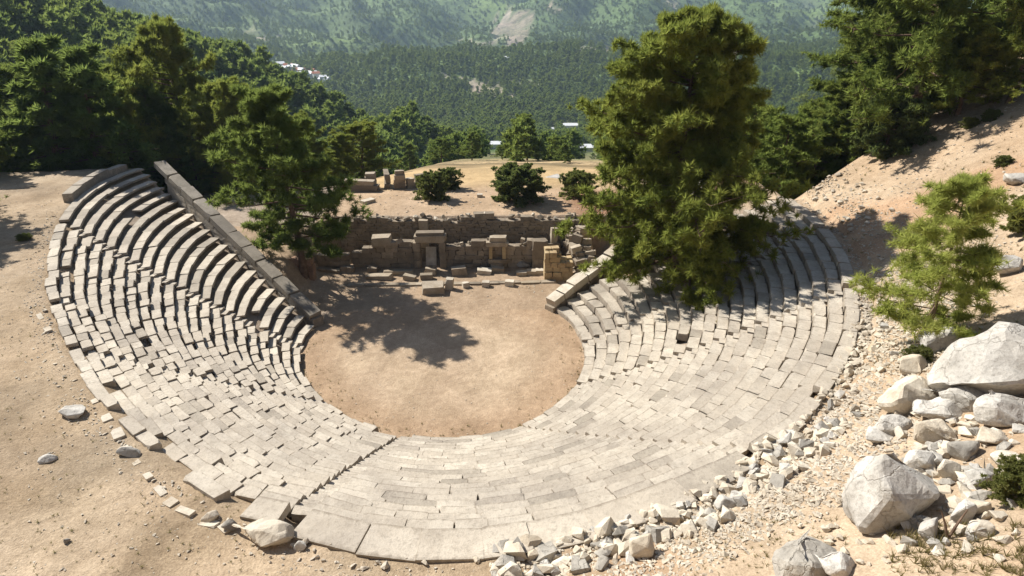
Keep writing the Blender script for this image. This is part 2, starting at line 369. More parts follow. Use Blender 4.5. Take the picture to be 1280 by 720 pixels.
# ------------------------------------------------------------------ stone shapes shared by all masonry
def hull_mesh(name, pts, mat, smooth=False):
    bm = bmesh.new()
    for p in pts: bm.verts.new(p)
    ret = bmesh.ops.convex_hull(bm, input=bm.verts)
    bmesh.ops.delete(bm, geom=[g for g in ret['geom_interior'] if isinstance(g, bmesh.types.BMVert)], context='VERTS')
    bmesh.ops.dissolve_limit(bm, angle_limit=math.radians(4), verts=bm.verts, edges=bm.edges)
    bmesh.ops.triangulate(bm, faces=bm.faces)
    bmesh.ops.recalc_face_normals(bm, faces=bm.faces)
    m = bpy.data.meshes.new(name); bm.to_mesh(m); bm.free()
    if mat: m.materials.append(mat)
    return m
def block_pts(rg, chip=.045, skew=.02, wear=1.0):
    """a dressed stone one unit long, deep and high, its corners worn; x along, y deep, z up from 0"""
    pts = []
    for sx in (-1, 1):
        for sy in (-1, 1):
            for sz in (0, 1):
                c = np.array([sx * .5 + rg.uniform(-skew, skew), sy * .5 + rg.uniform(-skew, skew), sz + rg.uniform(-skew, skew)])
                if sz == 0: pts.append(c); continue
                big = chip * (4.0 if rg.random() < .1 * wear else rg.uniform(.35, 1.2))
                pts += [c + np.array([-sx * big, 0, -.0]), c + np.array([0, -sy * big, 0]), c + np.array([0, 0, -big * rg.uniform(1, 2)])]
    return pts
def variants(name, mat, n, seed, **kw):
    rg = random.Random(seed); return [hull_mesh(name, block_pts(rg, **kw), mat) for _ in range(n)]
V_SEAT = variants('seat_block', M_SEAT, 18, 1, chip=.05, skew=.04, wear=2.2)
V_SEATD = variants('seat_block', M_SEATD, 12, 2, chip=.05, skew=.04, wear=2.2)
V_SLAB = variants('rim_slab', M_SEAT, 6, 6, chip=.03)
_slabs = {}; RGS = random.Random(66)
def slab_mesh(taper):
    q = round(taper, 2)
    if len(_slabs.setdefault(q, [])) < 4:
        pts = [np.array([p[0] * (1 + (q - 1) * (.5 - p[1])), p[1], p[2]]) for p in block_pts(RGS, .03, .02)]
        _slabs[q].append(hull_mesh('rim_slab', pts, RGS.choice([M_SEAT, M_SEAT, M_SEATD])))
        return _slabs[q][-1]
    return RGS.choice(_slabs[q])
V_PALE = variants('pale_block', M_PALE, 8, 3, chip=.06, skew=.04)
V_STAGE = variants('stage_block', M_STAGE, 8, 13, chip=.07, skew=.05)
V_DARK = variants('coping_stone', M_DARK, 6, 14, chip=.05, skew=.03)
V_WALL = variants('wall_stone', M_WALL, 12, 4, chip=.07, skew=.05)
V_OCHRE = variants('ochre_stone', M_OCHRE, 6, 5, chip=.06, skew=.04)
V_RED = variants('red_stone', M_RED, 4, 8, chip=.06, skew=.04)
def rock_pts(rg, n=16, flat=1.0):
    P = []
    for _ in range(n):
        v = np.array([rg.gauss(0, 1) for _ in range(3)]); v /= np.linalg.norm(v)
        P.append(v * rg.uniform(.38, .55) * np.array([1, 1, flat]))
    return P
def rock_variants(mat, n, seed, k=15):
    rg = random.Random(seed); return [hull_mesh('stone', rock_pts(rg, k), mat) for _ in range(n)]
V_ROCK = rock_variants(M_PALE, 12, 20); V_ROCKW = rock_variants(M_WHITE, 8, 21); V_ROCKG = rock_variants(M_GREY, 8, 22); V_ROCKR = rock_variants(M_WALL, 8, 23)
def boulder_mesh(name, mat, seed, n=26, dims=(1, 1, 1), rough=.05, cuts=3):
    """an angular boulder: hull of scattered points, subdivided and weathered"""
    rg = random.Random(seed); base = hull_mesh(name, [np.array(p) * np.array(dims) * 1.05 for p in rock_pts(rg, n)], mat)
    bm = bmesh.new(); bm.from_mesh(base)
    bmesh.ops.bevel(bm, geom=list(bm.edges), offset=.04 * min(dims), segments=1, affect='EDGES')
    bmesh.ops.triangulate(bm, faces=bm.faces)
    for _ in range(cuts): bmesh.ops.subdivide_edges(bm, edges=[e for e in bm.edges if e.calc_length() > .09 * max(dims)], cuts=1)
    bmesh.ops.triangulate(bm, faces=bm.faces)
    bm.normal_update(); s = max(dims)
    for v in bm.verts:
        p = v.co / s
        k = float(fbm(np.array([p.x * 3 + p.z * 2.1]), np.array([p.y * 3 - p.z * 1.7]), 1, 4, seed)[0])
        v.co += v.normal * k * rough * s
    bm.to_mesh(base); bm.free(); base.polygons.foreach_set('use_smooth', np.full(len(base.polygons), False)); base.update()
    return base
class Join:
    """collects many small stones into one mesh"""
    def __init__(s): s.V = []; s.T = []; s.n = 0
    def add(s, me, M):
        V = np.array([v.co[:] for v in me.vertices]); T = np.array([p.vertices[:] for p in me.polygons])
        s.addraw(V, T, M)
    def addraw(s, V, T, M):
        M = np.array(M); s.V.append(V @ M[:3, :3].T + M[:3, 3]); s.T.append(T + s.n); s.n += len(V)
    def build(s, name, mat): return mesh(name, np.concatenate(s.V), np.concatenate(s.T), mat)
def TRS(loc, rot, sc): return Matrix.LocRotScale(Vector(loc), Euler(rot), Vector(sc))
_cache = {}
def arr(me):
    if me.name not in _cache: _cache[me.name] = (np.array([v.co[:] for v in me.vertices]), np.array([p.vertices[:] for p in me.polygons]))
    return _cache[me.name]

# ------------------------------------------------------------------ the seating: wedges between stairways, every stone a part
AIS = {'F': lambda k: -90.5 - 13.5 * k, 'E': lambda k: -45.8 - 8.8 * k, 'A': lambda k: -8.9 + 2.0 * k,
       'B': lambda k: 26.8 + 6.5 * k, 'C': lambda k: 59.2 + 18.5 * k, 'D': lambda k: 91 + 9 * k}
def bnd(j, t):
    w = np.interp(t, [-14, -7, 22, 40], [0, 1, 1, 0]); return w * BND[j] + (1 - w) * j / NROW
def rowr(j, t, extra=0.0): return RI(t) + (RO(t) - RI(t)) * bnd(j, t) + extra
def pos(r, t): a = np.radians(t); return r * np.sin(a), -r * np.cos(a)
def left_end(j):
    for t in np.arange(-90, -150, -.25):
        x, y = pos(rowr(j, max(t, -128)), t)
        if sL(x, y) > -.45: return t
def right_end(j):
    for t in np.arange(95, 150, .25):
        x, y = pos(rowr(j, min(t, 130)), t)
        if sR(x, y) > -.45: return min(t, 113 + (NROW - j) * .6)
HW = .36       # half width of a stairway
def shift(t, r, m): return t + math.degrees(m / r)
WEDGES = [
    ('left_end', 'F', 'leftmost seating wedge with deep dark risers beside the sloping retaining wall', dict(l=(1.5, 2.8), jit=.03, tilt=.012, gap=.02, miss=.012, dark=.3)),
    ('F', 'E', 'jumbled wedge of tilted grey seat blocks on the left side of the theatre', dict(l=(.8, 1.35), jit=.09, tilt=.035, gap=.05, miss=.022, dark=.12)),
    ('E', 'A', 'uneven seating wedge at lower left, missing slabs along its outer edge', dict(l=(.8, 1.5), jit=.08, tilt=.03, gap=.035, miss=.015, dark=.1)),
    ('A', 'B', 'front seating wedge nearest the camera with smooth broad worn slabs', dict(l=(1.0, 2.1), jit=.03, tilt=.010, gap=.008, miss=0, dark=.12)),
    ('B', 'C', 'bright sunlit seating wedge at lower right of the orchestra with regular rows', dict(l=(.9, 1.9), jit=.035, tilt=.012, gap=.012, miss=.004, dark=.05)),
    ('C', 'D', 'narrow right hand seating wedge half under the shadow of the big pine', dict(l=(1.0, 1.9), jit=.035, tilt=.015, gap=.02, miss=.01, dark=.06)),
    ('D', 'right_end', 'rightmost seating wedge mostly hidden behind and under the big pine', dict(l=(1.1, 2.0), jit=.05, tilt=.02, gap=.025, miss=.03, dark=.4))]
RISE = ZR / NROW
def lay_row(root, j, t0, t1, o, zoff=0, slab=False):
    r = float(rowr(j, .5 * (t0 + t1))); L = math.radians(t1 - t0) * r
    ws = []
    while sum(ws) < L: ws.append(R.uniform(*o['l']) * (1.15 if slab else 1))
    ws = [w * L / sum(ws) for w in ws]
    s = 0
    for w in ws:
        ta = t0 + math.degrees(s / r); s += w; tb = t0 + math.degrees(s / r); tm = .5 * (ta + tb)
        if R.random() < o['miss'] or (o is WEDGES[2][3] and j >= NROW - 2 and -44 < tm < -10 and R.random() < (.5 if slab else .15)): continue
        ti = float(rowr(j, tm)); te = float(rowr(j + 1, tm))
        ax, ay = pos(float(rowr(j, ta)), ta); bx, by = pos(float(rowr(j, tb)), tb)
        ang = math.atan2(by - ay, bx - ax)
        wid = math.hypot(bx - ax, by - ay) * (te / ti * .4 + .6) - o['gap'] * R.uniform(.4, 1.8)
        dep = (te - ti) * float(np.interp(tm, [-125, -104, -94, -60, -40, 40, 60], [.60, .64, .80, .86, .92, .93, .93])) * R.uniform(.93, 1.06)
        if slab and tm > -14: dep = te - ti - .05
        rm = ti + dep / 2 + R.gauss(0, o['jit']) * .6
        x, y = pos(rm, tm)
        h = RISE + .12 if tm > -55 else RISE * .5
        if slab and -14 < tm: h = .34
        z = (j + 1) * RISE - h + R.gauss(0, o['jit']) * .35 + zoff
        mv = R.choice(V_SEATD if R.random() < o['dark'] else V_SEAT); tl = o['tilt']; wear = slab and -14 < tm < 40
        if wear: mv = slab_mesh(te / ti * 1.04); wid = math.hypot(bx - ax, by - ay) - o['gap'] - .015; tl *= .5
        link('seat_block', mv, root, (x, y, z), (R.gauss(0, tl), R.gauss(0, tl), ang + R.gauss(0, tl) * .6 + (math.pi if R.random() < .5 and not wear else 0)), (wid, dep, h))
for (a, b, lab, o) in WEDGES:
    root = thing('seating_wedge', lab, 'seating', (0, 0, 0), 'wedges of stone seats round the orchestra')
    for j in range(NROW):
        kf = BND[j]; r = float(rowr(j, 0))
        t0 = left_end(j) if a == 'left_end' else shift(AIS[a](kf), float(rowr(j, AIS[a](kf))), HW)
        t1 = right_end(j) if b == 'right_end' else shift(AIS[b](kf), float(rowr(j, AIS[b](kf))), -HW)
        lay_row(root, j, t0, t1, o, 0, j == NROW - 1)
    if a == 'left_end':      # raised backrest course along the top of the upper left wing
        for t in np.arange(-124, -111, 3.4):
            x, y = pos(float(RO(t)) + .1, t); x2, y2 = pos(float(RO(t + 3.4)) + .1, t + 3.4)
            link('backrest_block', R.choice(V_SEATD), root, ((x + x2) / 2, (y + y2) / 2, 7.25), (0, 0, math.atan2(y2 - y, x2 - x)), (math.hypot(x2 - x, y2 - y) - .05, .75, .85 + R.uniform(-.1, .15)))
STL = {'F': 'worn stairway climbing the left side between dark seats and jumbled blocks', 'E': 'stairway marked by a line of small dark gaps at lower left',
       'A': 'stairway with jagged dark step ends left of the front wedge', 'B': 'faint stairway running right from the front of the orchestra',
       'C': 'long stairway crossing the right side as a dotted dark line', 'D': 'short stairway at the right end of the orchestra below the pine'}
for a in 'FEABCD':
    root = thing('stairway', STL[a], 'stairs', (0, 0, 0), 'stairways between the seating wedges')
    for j in range(NROW - 1):
        for h in (0, 1):
            kf = BND[j] + (BND[j + 1] - BND[j]) * (.5 * h + .25); t = AIS[a](kf); kf = float(bnd(j, t) + (bnd(j + 1, t) - bnd(j, t)) * (.5 * h + .25))
            r = float(RI(t) + (RO(t) - RI(t)) * kf); dep = float(RO(t) - RI(t)) * (bnd(j + 1, t) - bnd(j, t)) * .5 + .06
            x, y = pos(r, t); z = j * RISE + RISE * (.5 * h + .42)
            if a in 'FE' and R.random() < .12: continue
            link('step', R.choice(V_SEAT), root, (x, y, z - .42), (R.gauss(0, .02), R.gauss(0, .02), math.radians(t)), (2 * HW + (.08 if a in 'BCD' else -.04), dep, .42 + (.06 if a == 'B' else 0)))

# kerb of flat stones in the soil outside the lower left rim
root = thing('rim_kerb', 'broken line of pale kerb stones in the soil outside the lower left seats', 'kerb')
kp = [(50, 395), (60, 412), (118, 500), (133, 522), (147, 542), (158, 562), (168, 575), (186, 596), (200, 613), (214, 628), (232, 640), (262, 655), (283, 660)]
for i, (px, py) in enumerate(kp):
    p = atz(px, py, 7.45); q = atz(*kp[min(i + 1, len(kp) - 1)], 7.45) if i < len(kp) - 1 else p + np.array([1, -.8, 0])
    link('stone', R.choice(V_PALE), root, (p[0], p[1], 7.28), (R.gauss(0, .05), R.gauss(0, .05), math.atan2(q[1] - p[1], q[0] - p[0])), (R.uniform(.35, .8), R.uniform(.2, .38), R.uniform(.14, .24)))

# ------------------------------------------------------------------ sloping retaining walls at both ends of the cavea
def sloping_wall(label, p0, dv, nv, smax, z0, slope, th, seglen, vset, vbody, top, s0=0):
    root = thing('retaining_wall', label, 'wall', (p0[0], p0[1], 0)); ang = math.atan2(dv[1], dv[0]); s = s0
    body = Join()
    while s < smax:
        L = R.uniform(*seglen); m = s + L / 2; x, y = p0 + dv * m + nv * .1
        zt = z0 + slope * m
        link('coping_stone', R.choice(vset), root, (x - p0[0], y - p0[1], zt - .35), (0, -math.atan(slope), ang), (L - .05, th, .55 + R.uniform(-.05, .12)))
        s += L
    s = s0
    while s < smax:
        zt = z0 + slope * s - .3
        zz = min(gz(*(p0 + dv * s + nv * 1.2)), zt) - .5
        while zz < zt - .15:
            hh = min(R.uniform(.4, .55), zt - zz + .1); w = R.uniform(.8, 1.3); x, y = p0 + dv * (s + w * .3) + nv * .12
            V, T = arr(R.choice(vbody)); body.addraw(V, T, TRS((x - p0[0], y - p0[1], zz), (0, 0, ang), (w, th * .92, hh * .99))); zz += hh
        s += .85
    o = link('stonework', body.build('stonework', M_WALL if vbody is V_WALL else M_SEATD), root); o['kind'] = 'stuff'
    return root
sloping_wall('long sloping retaining wall topped with big dark coping blocks at the left wing', PL, DL, NL, 22.6, .9, 7.05 / 22.6, 1.0, (1.9, 3.0), V_DARK, V_SEATD, 0)
sloping_wall('short stepped retaining wall ending the right seats beside the stage', PR, DR, NRR, 24, .75, 7.0 / 24, 1.0, (1.1, 1.7), V_PALE, V_WALL, 0)

# ------------------------------------------------------------------ the stage building
def put(root, name, vset, px, py, Y, w, d, h, z=0.0, rz=0.0, tilt=0.0):
    """a stone standing at depth Y whose foot is seen at pixel column px"""
    p = aty(px, py, Y)
    return link(name, R.choice(vset), root, (p[0], Y, z), (R.gauss(0, .02) + tilt, R.gauss(0, .02), rz + R.gauss(0, .03)), (w, d, h))
def X15(px, Y=15.0, py=320): return float(aty(px, py, Y)[0])
def masonry(root, x0, x1, y, th, z0, top, ch, bl, vset, jit=.03, name='stone'):
    """courses of separate stones up to an uneven top"""
    z = z0
    while z < max(top(x0), top((x0 + x1) / 2), top(x1)) + .3:
        h = ch * R.uniform(.85, 1.15); x = x0 - R.uniform(0, bl * .4)
        while x < x1:
            w = bl * R.uniform(.65, 1.4)
            a, b = max(x, x0), min(x + w, x1)
            if b - a > .22 and z + h * .45 < top((a + b) / 2):
                link(name, R.choice(vset), root, ((a + b) / 2, y + R.gauss(0, jit), z), (R.gauss(0, .015), R.gauss(0, .02), R.gauss(0, .02)), (b - a - .03, th * R.uniform(.9, 1.1), h * .98))
            x += w
        z += h
def tz(px, py, Y): return float(aty(px, py, Y)[2])
# back wall: rubble masonry, small stones joined, coping stones apart
YB = 17.55
root = thing('back_wall', 'long rubble back wall of the stage with a row of loose stones on top', 'wall')
xb0, xb1 = X15(425, YB, 285), X15(715, YB, 285); j = Join(); z = -.2
topb = lambda x: 3.95 + .18 * math.sin(x * 1.3) + .12 * math.sin(x * 3.1 + 1) - (.5 if abs(x - X15(604, YB)) < .9 else 0) * 0
while z < 4.0:
    h = R.uniform(.22, .36); x = xb0
    while x < xb1:
        w = R.uniform(.3, .75)
        if z + h * .6 < topb(x):
            V, T = arr(R.choice(V_WALL)); j.addraw(V, T, TRS((x + w / 2, YB + R.gauss(0, .04), z), (R.gauss(0, .03), R.gauss(0, .04), R.gauss(0, .04)), (w * .96, .7, h * .97)))
        x += w
    z += h
o = link('stonework', j.build('stonework', M_WALL), root); o['kind'] = 'stuff'
x = xb0
while x < xb1:
    w = R.uniform(.35, .9)
    if R.random() < .86: link('coping_stone', R.choice(V_ROCK + V_ROCKR), root, (x + w / 2, YB + R.gauss(0, .12), topb(x) + .1), (R.uniform(-.3, .3), R.uniform(-.3, .3), R.uniform(0, 3)), (w, w * .85, R.uniform(.3, .6)))
    x += w * R.uniform(.8, 1.15)
link('stone', R.choice(V_WALL), root, (X15(606, YB), YB, 3.9), (0, 0, .05), (1.9, .7, .55))
# front wall, left and right of the doorway
YF = 15.2
def prof(pts, Y):
    xsx = [X15(p[0], Y, p[1]) for p in pts]; zz = [tz(p[0], p[1], Y) for p in pts]
    return lambda x: float(np.interp(x, xsx, zz))
root = thing('stage_wall', 'ruined stage front wall left of the tall doorway, uneven top', 'wall', group='stage front walls')
pf = prof([(440, 318), (455, 312), (460, 304), (480, 304), (492, 303), (510, 303), (527, 305)], YF)
masonry(root, X15(441, YF), X15(527, YF), YF, .7, -.1, pf, .5, .95, V_WALL)
root = thing('stage_wall', 'ruined stage front wall right of the tall doorway below the niche', 'wall', group='stage front walls')
pf2 = prof([(551, 306), (565, 303), (575, 306), (590, 302), (604, 300), (612, 300), (634, 304), (650, 303), (662, 302), (666, 304)], YF)
masonry(root, X15(551, YF), X15(667, YF), YF, .7, -.1, pf2, .45, .85, V_WALL)
for (rt, pr_, a_, b_) in ((bpy.data.objects['stage_wall'], pf, 443, 520), (root, pf2, 556, 664)):
    for _ in range(17):
        q = R.uniform(a_, b_); xx = X15(q, YF); w = R.uniform(.3, .75)
        link('loose_stone', R.choice(V_ROCK + V_ROCKR * 2 + V_STAGE), rt, (xx, YF + R.gauss(0, .2), pr_(xx) - .08), (R.gauss(0, .25), R.gauss(0, .25), R.uniform(0, 3)), (w, w * .8, w * R.uniform(.5, .9)))
# doorway: two jambs, a lintel, and a taller pier behind
root = thing('doorway', 'tall stone doorway with a thick lintel in the middle of the stage', 'doorway')
zl = tz(537, 301, YF)
xl, xr = X15(522.5, YF), X15(554, YF)
for sx, xx in (('l', xl), ('r', xr)):
    z = -.05; hs = [.85, .75, .8]; tot = sum(hs)
    for h in hs: link('jamb_stone', R.choice(V_WALL), root, (xx, YF - .12, z), (0, 0, R.gauss(0, .02)), (.55, .95, h * (zl + .05) / tot * .995)); z += h * (zl + .05) / tot
link('lintel', R.choice(V_STAGE), root, ((xl + xr) / 2 + .05, YF - .1, zl + .01), (0, 0, 0), (xr - xl + .45, 1.05, .62))
link('lintel', R.choice(V_WALL), root, ((xl + xr) / 2 + .1, YF - .05, zl + .64), (0, 0, 0), (xr - xl + .1, .8, .28))
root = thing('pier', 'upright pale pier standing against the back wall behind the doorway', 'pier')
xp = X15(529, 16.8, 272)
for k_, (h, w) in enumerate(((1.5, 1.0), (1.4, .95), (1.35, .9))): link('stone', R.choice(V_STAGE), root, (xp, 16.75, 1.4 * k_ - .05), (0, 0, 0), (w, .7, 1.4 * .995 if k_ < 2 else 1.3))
link('leaning_slab', V_PALE[4], root, ((xl + xr) / 2, YF + .3, -.05), (-.35, 0, 0), (.95, .3, 1.75))  # added pale slab, standing in for a sunlit patch inside the doorway
# niche with lintel right of the doorway
root = thing('niche', 'square niche framed by blocks and a pale lintel on the stage wall', 'niche')
zn = tz(620, 313, YF); xa, xb_ = X15(613.5, YF), X15(630, YF)
for xx in (xa, xb_): link('jamb_stone', R.choice(V_OCHRE), root, (xx, YF - .5, zn - .6), (0, 0, 0), (.32, .5, 1.25))
link('lintel', R.choice(V_STAGE), root, ((xa + xb_) / 2, YF - .4, zn + .66), (0, 0, .03), (xb_ - xa + .7, .85, .42))
link('capping_stone', R.choice(V_STAGE), root, ((xa + xb_) / 2 + .05, YF - .3, zn + 1.09), (0, .03, .02), (xb_ - xa + .3, .8, .4))
link('sill', R.choice(V_WALL), root, ((xa + xb_) / 2, YF - .5, zn - .98), (0, 0, 0), (xb_ - xa + .5, .6, .37))
link('pedestal', R.choice(V_WALL), root, ((xa + xb_) / 2 - .1, YF - .55, -.05), (0, 0, .04), (1.1, .7, zn - .95))
# right pier, uprights and the right side wall
root = thing('pier', 'stone pier of two stacked blocks at the right end of the stage wall', 'pier')
x = X15(674, YF); zp = 0
for h in (.95, .95, .8): link('stone', R.choice(V_WALL), root, (x, YF - .3, zp - .03), (0, 0, R.gauss(0, .05)), (1.35, .9, h)); zp += h
root = thing('upright_stone', 'pale upright stone standing on the right end of the stage wall', 'stone')
link('stone', R.choice(V_STAGE), root, (X15(692, 16, 296), 16.1, 1.9), (0, .05, .2), (.65, .5, 1.5)); link('foot_stone', R.choice(V_WALL), root, (X15(692, 16, 296), 16.1, -.1), (0, 0, 0), (1.3, .9, 2.0))
root = thing('side_wall', 'broken rubble side wall running forward at the right of the stage', 'wall')
A = np.array([X15(713, 17.3, 290), 17.2]); B = np.array([X15(738, 11, 315), 11.6])
n = 13
for i in range(n):
    f = i / (n - 1); p = A * (1 - f) + B * f; z = -.1; topz = 3.9 * (1 - f) ** 1.0 + 1.7 * f + .3 * math.sin(i * 2.1)
    while z < topz:
        h = R.uniform(.38, .6)
        for q in (-.35, .4): link('stone', R.choice(V_WALL + V_STAGE + V_ROCKR), root, (p[0] + q + R.gauss(0, .14), p[1] + R.gauss(0, .12), z + (h * .3 if R.random() < .2 else 0)), (R.gauss(0, .12), R.gauss(0, .12), math.pi / 2 + R.gauss(0, .5)), (R.uniform(.4, .95), R.uniform(.5, .95), h * R.uniform(.9, 1.3)))
        z += h
# ochre block of masonry before the right end
root = thing('masonry_stump', 'thick ochre masonry stump standing alone before the right end of the stage', 'wall')
YO = 11.9; x0, x1 = X15(680, YO, 350), X15(715, YO, 350)
pfo = prof([(680, 312), (688, 309), (697, 314), (704, 324), (716, 322)], YO + .5)
for yy in (YO + .1, YO + .75): masonry(root, x0, x1, yy, .62, -.1, pfo, .5, .85, V_OCHRE, .04)
# reddish wall stub on the left
root = thing('masonry_stump', 'reddish wall stub at the foot of the left pine', 'wall')
YO = 11.6; x0, x1 = X15(363, YO, 350), X15(395, YO, 350)
masonry(root, x0, x1, YO, .8, -.1, prof([(363, 322), (380, 321), (395, 325)], YO), .6, 1.2, V_RED, .02)
root = thing('stage_wall', 'low shaded wall left of the stage below the pine branches', 'wall', group='stage front walls')
masonry(root, X15(398, 14.6, 330), X15(438, 14.6, 330), 14.6, .7, -.1, prof([(398, 322), (420, 318), (438, 320)], 14.6), .5, .95, V_WALL)
# step along the front of the stage
root = thing('stage_step', 'low line of step stones along the front edge of the stage', 'kerb')
pa = atz(388, 357, .1); pb = atz(682, 352, .1); L = np.hypot(*(pb - pa)[:2]); s = 0; ang = math.atan2(pb[1] - pa[1], pb[0] - pa[0])
while s < L:
    w = R.uniform(1.0, 1.9); p = pa + (pb - pa) * ((s + w / 2) / L)
    if not 9.4 < s + w / 2 < 11.4: link('stone', R.choice(V_STAGE + V_WALL), root, (p[0], p[1] + R.gauss(0, .03), -.12), (0, R.gauss(0, .01), ang + R.gauss(0, .015)), (w - .03, .5, .26))
    s += w
# fallen blocks: px, py (foot, on the ground), width px, height m, depth m, material, label
FALL = [
    (411, 343, 27, .5, .6, 'w', 'long fallen block lying left of the stage in tree shade'),
    (434, 342, 16, .62, .7, 'w', 'squat fallen block in shade below the left pine'),
    (473, 350, 32, .42, .7, 'p', 'long pale slab lying before the left stage wall'),
    (497, 344, 36, .38, .6, 'p', 'flat pale slab lying behind the longer one left of the doorway'),
    (511, 351, 15, .45, .6, 'p', 'small pale block at the right end of the fallen slabs'),
    (465, 341, 12, .5, .6, 'w', 'rough block leaning against the left stage wall'),
    (541, 368, 26, .72, 1.3, 'p', 'big pale topped block lying in front of the doorway'),
    (561, 362, 9, 1.0, .5, 'p', 'small upright stone right of the block before the doorway'),
    (533, 350, 16, .5, .6, 'w', 'dark broken stone inside the doorway'),
    (537, 344, 14, .6, .6, 'p', 'pale stone lying on the threshold of the doorway'),
    (574, 345, 19, .75, .8, 'w', 'split grey block under the right stage wall'),
    (571, 334, 13, 1.0, .6, 'w', 'square block against the wall right of the doorway'),
    (605, 343, 18, .42, .8, 'p', 'flat slab lying below the niche'),
    (622, 340, 17, .40, .7, 'p', 'second flat slab right of the one below the niche'),
    (582, 360, 8, .45, .45, 'p', 'lone little stone near the stage step left of centre'),
    (607, 359, 9, .5, .5, 'p', 'lone pale stone on the stage step near its middle'),
    (637, 358, 11, .5, .5, 'p', 'lone tilted stone on the stage step to the right'),
    (652, 345, 13, .38, .6, 'p', 'pale slab at the left of the three before the right pier'),
    (664, 344, 12, .42, .6, 'p', 'pale slab in the middle of the three before the right pier'),
    (675, 343, 11, .4, .6, 'p', 'pale slab at the right of the three before the right pier'),
    (655, 336, 18, .9, .8, 'g', 'rounded dark boulder lying before the right stage wall'),
    (478, 326, 22, .8, 1.0, 'p', 'tilted pale block heaped on the left stage wall'),
    (495, 332, 14, 1.5, .7, 'o', 'square pier stone before the left stage wall')]
for (px, py, wp, h, d, mm, lab) in FALL:
    p = atz(px, py, .02); dep = project(p[None])[2][0]; w = wp / F * dep
    vset = {'w': V_WALL, 'p': V_STAGE + V_PALE[:3], 'o': V_OCHRE, 'g': V_ROCKG}[mm]; z = 0 if mm != 'g' else h * .4
    o = link('fallen_block', R.choice(vset), None, (p[0], p[1] + d / 2, z - .03), (R.gauss(0, .05), R.gauss(0, .06), R.gauss(0, .12)), (w, d, h))
    if 'heaped' in lab: o.location = (X15(478, YF, 300), YF - .1, pf(X15(478, YF, 300)) - .05)
    tag(o, lab, 'fallen block', 'fallen blocks of the stage')
# ruin on the terrace
root = thing('ruined_hut', 'small ruined stone building on the terrace at far left', 'ruin')
pr = onray(500, 236)
for (dx, dy, w, d, h, rz) in ((0, 0, 1.5, .7, 1.7, .2), (1.1, .3, .9, .8, 1.1, .4), (-1.6, 1.4, .7, 2.6, 1.3, .2), (-4.2, -.6, 4.2, .9, .9, -.15), (-3.4, .9, 1.4, .9, 1.5, .1), (2.2, .8, 1.6, .8, 1.2, .3)):
    z = -.3; k_ = 0
    while z < h:
        hh = R.uniform(.4, .55); link('stone', R.choice(V_WALL + V_STAGE[:3]), root, (pr[0] + dx + R.gauss(0, .05), pr[1] + dy + R.gauss(0, .05), pr[2] + z), (0, R.gauss(0, .02), rz + R.gauss(0, .04)), (w * (1 - .08 * k_), d, hh * .99)); z += hh; k_ += 1
for i, (px, py, lab) in enumerate(((405 + 55, 253, 'pale slab lying on the terrace above the left of the back wall'), (600, 246, 'small stone on the terrace edge near the round bush'), (690, 222, 'pale boulder among bushes beyond the terrace'))):
    p = onray(px, py); tag(link('terrace_stone', R.choice(V_ROCKW if i == 2 else V_PALE), None, (p[0], p[1], p[2] - .1), (0, 0, R.uniform(0, 1)), ((1.4, .8, .4), (.6, .5, .4), (3.2, 2, 1.8))[i]), lab, 'stone')

